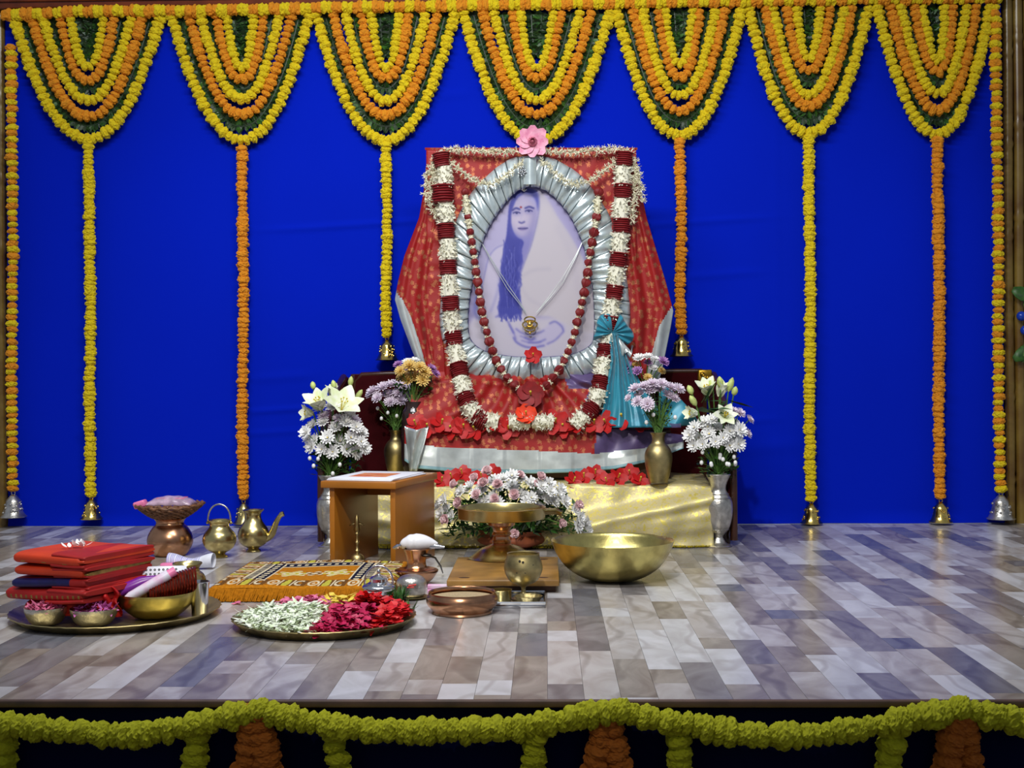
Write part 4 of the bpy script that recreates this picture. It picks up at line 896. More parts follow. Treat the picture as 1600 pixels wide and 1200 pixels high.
# low board with the pedestal dish
b0, b1 = F(698, 928), F(874, 928); bw = b1.x - b0.x; o = thing('low_board', 'low square wooden board under the brass pedestal dish', 'board', b0)
MB().box((0, 0, .022), (bw, .50, .041), bev=.003).build('board_top', 'board_wood', o)
for y in (.03, .43): MB().box((.01, y, 0), (bw - .01, y + .03, .022), bev=.002).build('cleat', 'board_dark', o)
m = MB()
for x, y in ((.05, .05), (bw - .05, .05), (.05, .44), (bw - .05, .44)): m.lathe([(.001, .0413), (.014, .0413), (.015, .0409)], 14, T(x, y, 0) @ S(1.2, .8, 1))
m.build('foot_plug', 'board_dark', o)
c = F(784, 872, .041); o = thing('pedestal_dish', 'brass pedestal dish with a pouring lip on the low board', 'dish', c)
MB().lathe(smooth([(.001, 0), (.105, 0), (.105, .004), (.098, .010), (.07, .033), (.045, .043), (.038, .046)], 24), 44).build('foot', 'brass', o)
MB().lathe([(.038, .045), (.03, .05), (.033, .058), (.028, .062), (.027, .075), (.033, .08), (.031, .086), (.028, .09), (.032, .104), (.046, .112), (.046, .132), (.04, .136), (.001, .136)], 32).build('stem', 'copper', o)
MB().lathe([(.001, .134), (.143, .134), (.147, .138), (.148, .170), (.150, .172), (.147, .173), (.144, .170), (.143, .142), (.001, .140)], 64).build('pan', 'brass', o)
m = MB(); m.grid(lambda u, v: (lerp(.14, .205, u), lerp(-.03, .03, v) * (1 - .55 * u), .148 + .016 * abs(v * 2 - 1) - .03 * max(0, u - .7)), 10, 8); m.build('pouring_lip', 'brass', o, solid=.004)
# big bowl
c = F(958, 908); pot('brass_bowl', 'large wide hammered brass bowl on the floor', 'bowl', c + Vector((0, .02, 0)), smooth([(.001, 0), (.05, .001), (.10, .012), (.15, .045), (.182, .09), (.195, .124), (.199, .127), (.196, .129), (.19, .124), (.176, .09), (.145, .05), (.1, .018), (.001, .006)], 60), 'brass_ham', n=72)
# goblet burner, tray, little dishes
c = F(800, 945); tr = thing('steel_tray', 'small shiny steel tray behind the copper bowl', 'tray', c); x0, x1 = F(748, 950).x - c.x, F(851, 955).x - c.x
MB().box((x0, -.055, 0), (x1, .13, .004)).build('base', 'steel', tr); m = MB()
m.tube([(x0, -.055, .014), (x1, -.055, .014), (x1, .13, .014), (x0, .13, .014), (x0, -.055, .014)], .004, 6)
for a, b in (((x0, -.055), (x1, -.055)), ((x1, -.055), (x1, .13)), ((x1, .13), (x0, .13)), ((x0, .13), (x0, -.055))): m.add([(a[0], a[1], 0), (b[0], b[1], 0), (b[0], b[1], .014), (a[0], a[1], .014)], [(0, 1, 2, 3)])
m.build('rim', 'steel', tr, solid=.002)
q = F(818, 936, .004); o = pot('goblet_burner', 'brass goblet-shaped incense burner with small holes', 'burner', q, smooth([(.001, 0), (.034, 0), (.034, .004), (.014, .010), (.008, .02), (.007, .034), (.02, .043), (.042, .056), (.056, .085), (.054, .108), (.047, .13), (.049, .134), (.046, .135), (.044, .13), (.05, .105), (.05, .085), (.001, .06)], 60), 'brass_old', 'cup')
m = MB()
for k, (a, z) in enumerate(((-2.2, .1), (-1.9, .086), (-1.57, .115), (-1.25, .088), (-1.0, .104), (-2.5, .088), (-1.75, .118), (-.6, .09), (-1.45, .086))):
    r = .0553 if z < .1 else .0540; m.lathe([(.001, .0006), (.0032, .0004), (.0036, -.001)], 10, RZ(a) @ T(r, 0, z) @ RY(R(90)))
m.build('vent_hole', 'black_ink', o)
q = F(783, 938, .004); pot('small_cup', 'small straight-sided brass cup on the steel tray', 'cup', q, [(.001, 0), (.028, 0), (.03, .003), (.031, .03), (.033, .032), (.029, .032), (.028, .005), (.001, .004)], 'brass', n=28)
q = F(826, 943, .004); pot('oil_lamp', 'shallow fluted brass lamp dish at the tray front', 'dish', q, [(.001, 0), (.02, 0), (.032, .008), (.040, .022), (.038, .023), (.03, .01), (.001, .005)], 'brass_old', n=40, wob=lambda a, k: 1 + .03 * math.sin(a * 14))
# copper bowl with sand
c = F(722, 957); o = pot('copper_bowl', 'shallow copper bowl filled with sand', 'bowl', c, smooth([(.001, 0), (.078, 0), (.083, .008), (.098, .026), (.099, .044), (.093, .054), (.095, .058), (.091, .058), (.09, .05), (.094, .04), (.001, .03)], 50), 'copper')
stuff(MB().lathe([(.001, .046), (.05, .045), (.092, .043)], 30).build('sand', 'sand', o))
a, b = F(668, 928), F(757, 931); o = thing('incense_packet', 'thin white and purple incense packet behind the copper bowl', 'packet', (a + b) / 2 + Vector((0, .04, 0)), .02); L = (b - a).length / 2
MB().box((-L, -.011, .012), (-L * .25, .011, .026), bev=.003).build('white_end', 'tube_white', o); MB().box((-L * .27, -.0115, .012), (L, .0115, .025), bev=.003).build('purple_sleeve', 'incense_purple', o); MB().box((-L, -.012, 0), (L, .012, .012), bev=.002).build('lower_sleeve', 'tube_white', o)
# copper vessel with conch
c = F(651, 915); cv = thing('copper_vessel', 'copper vessel with flared neck and wide shoulder under the conch', 'vessel', c)
MB().lathe(smooth([(.001, 0), (.03, 0), (.032, .006), (.05, .02), (.066, .042), (.069, .049), (.058, .054), (.040, .056)], 30), 40).build('body', 'copper', cv)
MB().lathe(smooth([(.040, .055), (.031, .062), (.029, .08), (.034, .1), (.041, .116), (.038, .116), (.03, .1), (.026, .08), (.001, .07)], 30), 40, wob=lambda a, k: 1 + .02 * math.cos(a * 10)).build('neck', 'copper', cv)
cc = c + Vector((.015, 0, .116)); co = thing('conch', 'white polished conch shell with silver tip resting on the copper vessel', 'shell', cc)
m = MB(); vs = []
n = 30; pts = [(lerp(-.066, .052, k / n), 0, .014 + .006 * math.sin(k / n * 3)) for k in range(n + 1)]
rs = [.004 + .0235 * max(0, math.sin(math.pi * min(1, (k / n) ** .8))) ** .9 * (1 + .05 * math.sin(k / n * 30) * (1 if k < 14 else 0)) for k in range(n + 1)]; m.tube(pts, rs, 20); m.build('shell_body', 'wax_white', co)
m = MB(); m.tube([(-.09, 0, .002), (-.082, 0, .004), (-.074, 0, .007), (-.068, 0, .009), (-.058, 0, .011), (-.046, 0, .013)], [.002, .006, .008, .006, .012, .019], 14); m.build('silver_tip', 'steel', co)
m = MB(); m.tube([(.03, -.002, .01), (.05, -.004, .008), (.074, -.006, .006)], [.014, .008, .004], 12, flat=.7); m.build('spout', 'steel', co)
a, b = c + Vector((.036, -.02, .098)), F(692, 899) + Vector((0, 0, .008)); o = thing('spoon', 'thin dark ladle leaning from the copper vessel to the floor', 'spoon', b)
MB().tube([a - b, (a - b) * .8 + Vector((.014, 0, .004)), (a - b) * .4 + Vector((.012, 0, 0)), Vector((0, 0, 0))], [.004, .003, .003, .002], 8).build('handle', 'dark_iron', o); MB().ball(a - b + Vector((-.004, 0, 0)), .014, 12, 8, sq=(1.3, 1, .4)).build('bowl', 'dark_iron', o)
# steel kettle pot and round silver box
c = F(592, 945); o = pot('steel_pot', 'shiny lidded steel pot with an arched handle behind the flower plate', 'pot', c, smooth([(.001, 0), (.034, 0), (.036, .004), (.037, .03), (.042, .038), (.0485, .046), (.046, .056), (.03, .064), (.026, .067), (.001, .067)], 40), 'steel')
MB().lathe([(.026, .066), (.027, .076), (.02, .082), (.008, .086), (.004, .09), (.006, .096), (.003, .102), (.001, .103)], 28).build('lid', 'steel', o)
MB().tube([(.041 * math.cos(a) * (1 if math.sin(a) < .7 else .95), 0, .056 + .056 * max(0, math.sin(a)) ** .75) for a in np.linspace(0, math.pi, 25)], .0032, 8).build('handle', 'steel', o)
c = F(643, 935); o = pot('silver_container', 'round silver container with a red mark, on a small saucer', 'container', c + Vector((0, 0, .004)), smooth([(.001, .002), (.03, .002), (.040, .008), (.044, .024), (.044, .046), (.036, .058), (.02, .066), (.001, .068)], 30), 'silver_old')
MB().lathe([(.001, -.004), (.04, -.004), (.05, .003), (.048, .004), (.036, 0), (.001, 0)], 32).build('saucer', 'brass_old', o)
m = MB(); m.tube([(-.004, -.0445, .040), (.018, -.0405, .043)], .003, 6); m.tube([(-.008, -.044, .035), (.012, -.043, .036)], .0022, 6); m.build('red_mark', 'red_mark', o)
def tuft(label, px, py, n, L, seed, mt='leaf_green', group=None):
    c = F(px, py); o = thing('leaf_sprig', label, 'leaves', c, 0, group); rr = random.Random(seed); m = MB()
    for k in range(n): m.petal(L * rr.uniform(.5, 1), L * .12, rr.uniform(-.3, .3), T(rr.uniform(-.012, .012), rr.uniform(-.01, .01), .003) @ RZ(rr.uniform(0, 6.28)) @ RY(-rr.uniform(.3, 1.4)), n=2)
    stuff(m.build('leaves', mt, o)); return o
tuft('dark green sprig between the steel pot and the silver container', 622, 944, 60, .06, 2); 
o = tuft('green grass tuft at the right rim of the flower plate', 636, 962, 40, .05, 3, 'stem_green')
# flower plate
def tray(name, label, px, py, r, mt, h=.022):
    c = F(px, py, h) - Vector((0, 0, h)); o = thing(name, label, 'tray', c)
    MB().lathe([(.001, 0), (r * .86, 0), (r * .9, .003), (r * .985, h), (r, h + .002), (r * .995, h + .004), (r * .97, h), (r * .88, .007), (r * .84, .004), (r * .001, .004)], 96, wob=lambda a, k: 1 + (.008 * math.sin(a * 40) if k in (3, 4, 5, 6) else 0)).build('plate', mt, o); return o, c
fp, c = tray('flower_plate', 'large brass plate heaped with flower petals', 507, 963, .243, 'brass_old')
def heap(label, mt, inside, n, hz, seed, L=.03, W=.012, curl=.3, name='petal_heap'):
    rr = random.Random(seed); m = MB(); k = 0; pts = []
    while k < n:
        x, y = rr.uniform(-.23, .23), rr.uniform(-.23, .23); q = inside(x, y)
        if math.hypot(x, y) > .222 or q <= 0: continue
        z = .006 + hz * min(1, q) ** .6 * max(0, 1 - (math.hypot(x, y) / .235) ** 2) ** .5 * rr.uniform(.5, 1.08) + .004; k += 1; pts.append((x, y, z))
        m.petal(L * rr.uniform(.6, 1.2), W * rr.uniform(.7, 1.3), rr.uniform(-curl, curl), T(x, y, z) @ RZ(rr.uniform(0, 6.28)) @ RY(rr.uniform(-.4, .35)) @ RX(rr.uniform(-.6, .6)), n=2)
    o = m.build(name, mt, None, False, loc=c + Vector((0, 0, .003))); tag(o, label, 'petals', None, 'stuff'); return o
heap('white and pale green jasmine buds on the left of the flower plate', 'petal_white', lambda x, y: min((.03 - x) / .08, (.09 - y - .3 * x) / .06), 1500, .040, 1, .027, .009)
heap('pink petals along the back left of the flower plate', 'petal_pink', lambda x, y: min((.0 - x) / .05, (y - .06 + .3 * x) / .05), 520, .050, 2, .02, .013)
heap('deep magenta petals at the front right of the flower plate', 'petal_magenta', lambda x, y: min((x - .0) / .06, (.03 - y) / .05, (.17 - x) / .05), 900, .046, 3, .026, .019)
heap('bright red petals at the back right of the flower plate', 'petal_red', lambda x, y: max(min((x - .05) / .05, (y - .01) / .05), min((x - .13) / .05, 1)), 900, .060, 4, .027, .019)
heap('few yellow petals in the middle of the flower plate', 'petal_yellow', lambda x, y: min((.05 - abs(x - .03)) / .03, (.05 - abs(y - .07)) / .03), 130, .055, 5, .026, .012)
for px, py in ((370, 944), (545, 955)):
    pass
o = thing('fallen_petals', 'few loose pink petals on the floor left of the mat fringe', 'petals', F(372, 945)); m = MB()
for k in range(4): m.petal(.022, .013, .2, T(-.02 + .013 * k, .004 * (k % 2), .003) @ RZ(k * 1.3) @ RX(.2))
m.build('petal', 'petal_pink', o)
# the left tray with cosmetics
lt, c = tray('brass_tray', 'large scalloped brass tray at the left with cups and cosmetics', 182, 952, .283, 'brass_old', .02)
def cup(label, px, py, r, h, heapmat, hlab, seed):
    q = F(px, py, .006); o = pot('silver_cup', label, 'cup', q, smooth([(.001, 0), (r * .55, 0), (r * .8, h * .25), (r * .97, h * .7), (r, h), (r * .98, h), (r * .94, h * .7), (r * .75, h * .3), (.001, h * .12)], 36), 'silver_old', n=40, group='silver cups of petals')
    rr = random.Random(seed); m = MB()
    for k in range(170):
        a, d = rr.uniform(0, 6.28), math.sqrt(rr.random()); x, y = d * r * .88 * math.cos(a), d * r * .88 * math.sin(a)
        m.petal(rr.uniform(.012, .024), .009, rr.uniform(-.3, .4), T(x, y, h * .85 + (1 - d * d) * .022 * rr.random()) @ RZ(rr.uniform(0, 6.28)) @ RY(rr.uniform(-.8, .4)) @ RX(rr.uniform(-.8, .8)), n=2)
    p = m.build('petal_heap', heapmat, None, False, loc=q); tag(p, hlab, 'petals', None, 'stuff')
cup('left silver cup of pink petals on the brass tray', 72, 975, .056, .046, 'petal_pink', 'pink petals heaped in the left silver cup', 1)
cup('right silver cup of violet petals on the brass tray', 147, 976, .062, .044, 'petal_violet', 'violet petals heaped in the right silver cup', 2)
q = F(245, 963, .006); o = pot('brass_bowl', 'small brass bowl holding tubes, comb and bangles', 'bowl', q, smooth([(.001, 0), (.05, 0), (.07, .01), (.094, .034), (.104, .062), (.105, .068), (.102, .067), (.09, .035), (.066, .014), (.001, .005)], 50), 'brass_ham', wob=lambda a, k: 1 + .004 * math.sin(a * 11))
o = thing('tube', 'purple cosmetic tube lying in the small brass bowl', 'tube', q + Vector((-.052, -.035, .078)), .3); MB().tube([(-.06, 0, -.006), (-.04, 0, -.003), (.02, 0, .02), (.07, 0, .032)], [.011, .017, .018, .006], 14, flat=.8).build('body', 'tube_purple', o); MB().tube([(-.078, 0, -.012), (-.058, 0, -.006)], .011, 12).build('cap', 'navy_plastic', o)
o = thing('tube', 'white and pink cosmetic tube lying across the small brass bowl', 'tube', q + Vector((-.005, -.045, .072)), .45); MB().tube([(-.062, 0, -.012), (-.05, 0, -.006), (.04, 0, .04), (.05, 0, .046)], [.009, .013, .015, .015], 14).build('body', 'tube_white', o); MB().tube([(.05, 0, .046), (.068, 0, .055)], .0125, 12).build('cap', 'pink_plastic', o)
o = thing('bangle_roll', 'roll of glittering copper-red bangles in the small brass bowl', 'bangles', q + Vector((.052, 0, .078)), .4)
for k in range(17):
    x = -.07 + .0075 * k; MB().tube([(x, .034 * math.cos(a), .006 + x * .25 + .034 * math.sin(a)) for a in np.linspace(0, 6.2832, 25)], .0034, 6, cap=False).build('bangle', 'bangle', o)
MB().tube([(-.07, 0, -.011), (.05, 0, .018)], .028, 14).build('core', 'board_dark', o)
o = thing('perforated_card', 'white card with rows of dark dots behind the tubes', 'card', q + Vector((-.01, .05, .068)), 0)
Mc = RZ(.18) @ RX(R(70)); MB().box((-.055, 0, 0), (.075, .062, .003), Mc, bev=.001).build('card', 'comb_plastic', o); m = MB()
for i in range(8):
    for j in range(3): m.lathe([(.001, .0034), (.0034, .0033)], 8, Mc @ T(-.034 + .0115 * i, .052 - .012 * j, 0))
m.build('dot', 'black_ink', o)
o = thing('orange_card', 'pale orange card standing behind the cosmetics bowl', 'card', F(208, 938, .006) + Vector((0, .01, .03)), .1); MB().box((-.03, 0, 0), (.03, .003, .045), RY(.3) @ RX(-.4), bev=.001).build('card', 'orange_paper', o)
q = F(312, 961, .006); pot('steel_tumbler', 'plain steel tumbler at the right of the brass tray', 'tumbler', q, [(.001, 0), (.021, 0), (.022, .003), (.0265, .088), (.028, .092), (.0265, .093), (.025, .088), (.02, .004), (.001, .004)], 'steel', n=36)
q = F(293, 928); pot('brass_lota', 'small round brass pot behind the steel tumbler', 'pot', q, smooth([(.001, 0), (.03, 0), (.048, .016), (.056, .036), (.05, .058), (.037, .070), (.035, .078), (.043, .09), (.046, .094), (.042, .094), (.031, .078), (.001, .03)], 50), 'brass')
# towel and soap
q = F(288, 891); o = thing('striped_towel', 'rolled towel striped pale blue and white behind the brass tray', 'towel', q + Vector((.01, .03, 0)), -.05)
m = MB(); m.grid(lambda u, v: (lerp(-.072, .084, u), .03 * math.cos(v * 6.283) * (1 - .1 * math.sin(u * 3)), .024 + .006 * math.cos(u * 6.3) + .022 * math.sin(v * 6.283) * (1 + .15 * math.cos(u * 6))), 60, 16, matfn=lambda u, v: 1 if u > .74 or int(u * 52) % 2 else 0); m.build('roll', ['towel_blue', 'towel_white'], o)
o = thing('soap_box', 'small pink box lying against the striped towel', 'box', q + Vector((-.035, -.012, 0)), .02); MB().box((-.042, -.016, 0), (.035, .016, .027), bev=.006).build('body', 'pink_plastic', o)
# folded saris
def folded(label, cx, cy, wx, wy, z0, h, rz, mats, seed, matpick=None, tilt=0, edges=3, emat=0):
    """A folded cloth: rounded front fold, and on its right end the loose edges of the folds."""
    o = thing('folded_sari', label, 'folded cloth', Vector((cx, cy, z0)), rz, 'stack of folded saris'); rr = random.Random(seed)
    def slab(m, wx, wy, zc, hh, ox, ph, mp=None, wav=.003):
        def f(u, v):
            a = u * 6.2832; cyy, cz = math.cos(a), math.sin(a); y = math.copysign(abs(cyy) ** .3, cyy) * wy / 2; z = math.copysign(abs(cz) ** .6, cz) * hh / 2
            x = lerp(-wx / 2, wx / 2, v); e = min(1, (1 - abs(2 * v - 1)) * 20); z *= .78 + .22 * e ** .5
            return (x + ox, y * (.985 + .015 * e), zc + z + wav * math.sin(x * 20 + ph + y * 8) + tilt * x)
        m.grid(f, 32, 44, matfn=mp)
        for v in (0, 1): n = len(m.v); m.add([f(k / 32, v) for k in range(32)], [tuple(range(32))])
    m = MB(); slab(m, wx, wy, h / 2, h, 0, rr.uniform(0, 6), matpick, .0012); m.build('folded_body', mats, o)
    for k in range(edges):
        m = MB(); m.mi = emat if k == 1 else (1 if len(mats) > 1 else 0); slab(m, wx * .5, wy * rr.uniform(.93, 1.02), h * (.18 + .64 * k / max(1, edges - 1)), h * .42, wx * .26 + rr.uniform(.004, .014), rr.uniform(0, 6), (lambda u, v, q=m.mi: q), .0028); m.build('fold', mats, o)
    return o
SX, SY = F(103, 861, .19).x + .03, F(103, 861, .19).y + .045
folded('bottom folded red sari of the stack, half on the tray', SX - .0, SY + .01, .2, .24, .024, .040, R(-20), ['sari_red', 'sari_red'], 1)
folded('red sari with dotted gold border, second from the bottom', SX - .005, SY, .285, .27, .064, .038, R(-27), ['sari_red', 'sari_red', 'sari_gold'], 2, lambda u, v: 2 if .5 < u < .56 and int(v * 44) % 3 == 0 else 0, .05, 2)
folded('red sari with a navy band, third from the bottom', SX, SY, .25, .27, .100, .030, R(-22), ['sari_red', 'sari_red', 'sari_navy'], 3, lambda u, v: 2 if v < .8 and .36 < u < .68 else 0, .04, 2)
folded('orange-red sari with a rolled gold and green edge, second from the top', SX + .004, SY, .235, .275, .130, .030, R(-23), ['sari_orange', 'sari_red', 'sari_gold', 'sari_green'], 4, lambda u, v: 0, 0, 3, 2)
folded('bright orange-red folded sari on top of the stack', SX + .002, SY, .232, .28, .160, .034, R(-24), ['sari_orange', 'sari_red', 'sari_gold'], 5, lambda u, v: 2 if (.52 < u < .57 and int(v * 16) % 5 == 2) else 0, 0, 3)
q = Vector((SX + .004, SY, .145)) + RZ(R(-23)) @ Vector((.118, -.04, 0)); 
o = thing('white_blossom', 'small white blossoms lying on the top orange sari', 'flower', Vector((SX - .01, SY - .02, .197))); m = MB(); rr = random.Random(2)
for k in range(14): m.petal(.02, .011, .3, T(rr.uniform(-.022, .022), rr.uniform(-.02, .02), .003) @ RZ(rr.uniform(0, 6.28)) @ RY(-rr.uniform(.1, .8)), n=3)
m.build('petals', 'white_petal', o)
rcb = P(163, 962, 3.44); o = thing('red_cloth', 'crumpled sheer red cloth hanging beside the folded saris above the right cup', 'cloth', rcb)
def crum(u, v):
    px = lerp(lerp(146, 132, v), 190 - 8 * v, u) + 3 * math.sin(v * 9); py = lerp(964, 924 + 8 * math.sin(u * 5 + 1), v)
    return P(px, py, 3.445 + .05 * v * 0 + .05 * u - .012 * math.sin(u * 17 + v * 6) - .010 * math.sin(v * 13 + u * 9) - .012 * math.sin(math.pi * v)) - rcb
MB().grid(crum, 44, 36).build('crumple', 'hibiscus', o, solid=.0015)
# ------------------------------------------------------------------ vases and flowers
def mum(name, mt, rings, r, seed, w=.2, up=.35):
    rr = random.Random(seed); m = MB()
    for k, (n, f, tilt) in enumerate(rings):
        for i in range(n): m.petal(r * f * rr.uniform(.9, 1.08), r * w, up * .5, RZ(i * 6.283 / n + k * .3 + rr.uniform(-.1, .1)) @ RY(-tilt + rr.uniform(-.12, .12)), tip=.6, base=.5, n=2)
    m.mi = 1; m.ball((0, 0, r * .06), r * .16, 8, 5, sq=(1, 1, .6)); m.mi = 2; m.lathe([(.001, -r * .25), (r * .12, -r * .2), (r * .22, -.01 * r)], 8)
    return m.mesh(name, [mt, 'pollen', 'stem_green'], True)
R3 = [(14, 1, .1), (12, .82, .5), (9, .55, .95)]; RD = [(16, 1, .05), (14, .9, .35), (12, .72, .7), (9, .5, 1.05)]
BM = {k: [mum('bloom', m_, rg, 1, s, w_) for s in range(2)] for k, m_, rg, w_ in (('white', 'white_petal', R3, .26), ('lav', 'lavender', RD, .22), ('yel', 'mum_yellow', RD, .22), ('vio', 'violet', R3, .28))}
def carn(seed):
    rr = random.Random(seed); m = MB()
    for k in range(34): m.petal(.8, .55, rr.uniform(0, .5), RZ(rr.uniform(0, 6.28)) @ RY(-rr.uniform(.1, 1.15)), tip=1.0, base=.3, cup=.35, n=3)
    m.mi = 1; m.lathe([(.001, -.55), (.2, -.4), (.28, 0), (.3, .12)], 10); return m.mesh('bloom', ['carnation', 'stem_green'], True)
BM['pink'] = [carn(s) for s in range(3)]
fr_ = random.Random(77); brn = random.Random(5)
def flower(kind, label, group, pos, face, r, mouth, cat='flower', name='chrysanthemum'):
    o = thing(name, label, cat, mouth, 0, group); v = pos - mouth
    q = Vector(face).to_track_quat('Z', 'Y') @ Quaternion((0, 0, 1), fr_.uniform(0, 6.28)); link('bloom', fr_.choice(BM[kind]), o, v, q, r)
    e = v - Vector(face).normalized() * r * .2
    MB().tube(spline([(0, 0, 0), tuple(e * .5 + Vector((0, 0, .15 * e.length))), tuple(e)], 7), .0018, 5).build('stem', 'stem_green', o)
def greens(name, label, mouth, pts, n, L, W, seed, mts=('leaf_green', 'leaf_dark', 'stem_green'), stems=0, spread=.02):
    rr = random.Random(seed); o = thing(name, label, 'foliage', mouth); m = MB()
    for k in range(n):
        p = Vector(rr.choice(pts)) - mouth + Vector((rr.uniform(-1, 1), rr.uniform(-1, 1), rr.uniform(-1, 1))) * spread; m.mi = rr.choice((0, 0, 1))
        m.petal(L * rr.uniform(.6, 1.2), W * rr.uniform(.7, 1.3), rr.uniform(-.4, .3), Matrix.Translation(p) @ RZ(rr.uniform(0, 6.28)) @ RY(-rr.uniform(-.5, 1.2)) @ RX(rr.uniform(-.8, .8)), tip=.1, n=2)
    m.mi = 2
    for k in range(stems):
        p = Vector(rr.choice(pts)) - mouth + Vector((rr.uniform(-1, 1), rr.uniform(-1, 1), rr.uniform(-.5, 1))) * spread; a = Vector((rr.uniform(-.012, .012), rr.uniform(-.01, .01), 0)); m.tube([a, a.lerp(p, .5) + Vector((0, 0, .01)), p], .0016, 4, cap=False)
    stuff(m.build('leaves', list(mts), o)); return o
def buds(label, mouth, pts, seed, mt='white_petal'):
    rr = random.Random(seed); o = thing('bud_spray', label, 'flower', mouth)
    for p in pts:
        v = Vector(p) - mouth; MB().ball(v, .0075, 8, 6, sq=(1, 1, 1.2)).build('bud', mt, o)
    m = MB()
    for p in pts: m.tube([(0, 0, 0), (Vector(p) - mouth) * .5 + Vector((0, 0, .01)), Vector(p) - mouth], .0012, 4, cap=False)
    m.build('stems', 'stem_green', o)
def lily(label, pos, face, r, mouth, opened=1.0, group='lilies'):
    o = thing('lily', label, 'flower', mouth, 0, group); v = pos - mouth; q = Matrix.Translation(v) @ Vector(face).to_track_quat('Z', 'Y').to_matrix().to_4x4()
    for k in range(6): MB().petal(r * (1 if k % 2 else .94), r * (.62 if k % 2 else .50), -.22 * opened, q @ RZ(k * 1.0472) @ RY(-R(lerp(80, 42, opened))), tip=.12, base=.25, cup=.3, n=6).build('petal', 'cream_lily', o)
    m = MB()
    for k in range(6):
        a = k * 1.0472 + .5; m.tube([q @ Vector((0, 0, 0)), q @ Vector((math.cos(a) * r * .12, math.sin(a) * r * .12, r * .55))], .0012, 4); m.ball(q @ Vector((math.cos(a) * r * .12, math.sin(a) * r * .12, r * .55)), .0035, 6, 4)
    m.build('stamens', 'pollen', o); MB().tube([(0, 0, 0), v * .5, v], .003, 6).build('stem', 'stem_green', o)
def lbud(label, a, b, mouth, group='lily buds', mt='lily_bud', r=.011):
    o = thing('lily_bud', label, 'flower', mouth, 0, group); a, b = a - mouth, b - mouth
    MB().tube([a.lerp(b, t) for t in (0, .2, .5, .8, 1)], [.003, r * .8, r, r * .75, .002], 10).build('bud', mt, o); MB().tube([(0, 0, 0), a * .6, a], .0025, 5).build('stem', 'stem_green', o)
def cluster(kind, label, group, spots, Y, r, mouth, cen, dy=.05, name='chrysanthemum', lean=1.0):
    for i, s in enumerate(spots):
        px, py = s[:2]; yy_ = Y + fr_.uniform(-dy, dy * .3); p = P(px, py, yy_); f = (p - cen); f.y = -abs(f.y) - .05 - .03 * fr_.random(); f.z += .02
        lb = s[2] if len(s) > 2 else label
        if len(s) == 2 and len(spots) > 3:
            for wd, key in (('topmost', lambda q: q[1]), ('lowest', lambda q: -q[1]), ('leftmost', lambda q: q[0]), ('rightmost', lambda q: -q[0])):
                if s is min(spots, key=key): lb = wd + ' ' + label; break
        flower(kind, lb, group, p, f, r * fr_.uniform(.85, 1.12), mouth, name=name)
# tall engraved vases
tallp = [(.001, 0), (.046, 0), (.047, .006), (.03, .014), (.02, .03), (.016, .04), (.024, .05), (.04, .07), (.051, .11), (.054, .15), (.05, .178), (.038, .2), (.029, .218), (.032, .24), (.044, .268), (.048, .275), (.044, .275), (.03, .245), (.024, .218), (.001, .2)]
tv = []
for px, lab in ((517, 'tall engraved silvery vase behind the wooden stool'), (1123, 'tall engraved silvery vase at the right end of the throne')):
    c = F(px, 854) ; o = pot('tall_vase', lab, 'vase', c, smooth(tallp, 80), 'silver_old', n=44, group='pair of tall vases'); 
    m = MB()
    for z, r in ((.2, .0385), (.066, .038), (.04, .0175), (.185, .047)): m.lathe([(r - .001, z - .003), (r + .0025, z), (r - .001, z + .003)], 40)
    m.build('bands', 'silver_old', o); tv.append(c + Vector((0, 0, .27)))
# left tall bouquet
mo = tv[0]; Yv = mo.y; cen = P(523, 700, Yv)
W1 = [(499, 640), (520, 636), (488, 666), (505, 660), (524, 668), (540, 660), (556, 668), (492, 688), (512, 684), (531, 690), (548, 684), (564, 690), (482, 684), (478, 676), (503, 702), (520, 706), (541, 702), (556, 706), (566, 676), (546, 652), (487, 698), (570, 700)]
cluster('white', 'white chrysanthemum in the bouquet of the tall vase behind the stool', 'white chrysanthemums behind the stool', W1, Yv - .03, .031, mo, cen)
cluster('lav', 'pale lilac chrysanthemum under the lilies behind the stool', 'lilac flowers behind the stool', [(528, 654), (506, 650), (555, 658)], Yv - .02, .026, mo, cen)
greens('bouquet_foliage', 'dark green foliage of the bouquet behind the stool', mo, [P(x, y, Yv) for x in range(496, 560, 6) for y in range(690, 745, 7)], 260, .04, .013, 5, stems=26, spread=.015)
buds('white bud spray at the lower left of the bouquet behind the stool', mo, [P(x, y, Yv - .05) for x, y in ((484, 716), (497, 717), (490, 728), (531, 726), (520, 740))], 1)
lily('wide open cream lily, largest of the bouquet behind the stool', P(533, 642, Yv - .05), (.35, -.7, .8), .108, mo, .8)
lily('cream lily facing left in the bouquet behind the stool', P(503, 640, Yv - .04), (-.3, -.55, .9), .096, mo, .6)
lily('half open greenish lily at the left edge of the bouquet behind the stool', P(490, 646, Yv - .03), (-.9, -.5, .1), .062, mo, .55)
lily('upright half open lily at the top of the bouquet behind the stool', P(520, 622, Yv), (.0, -.3, 1), .06, mo, .35)
for a, b, lab in (((490, 608), (488, 596), 'left upper'), ((547, 604), (549, 588), 'topmost'), ((556, 624), (566, 609), 'right'), ((523, 608), (520, 594), 'middle')): lbud(lab + ' lily bud of the bouquet behind the stool', P(*a, Yv - .02), P(*b, Yv - .02), mo)
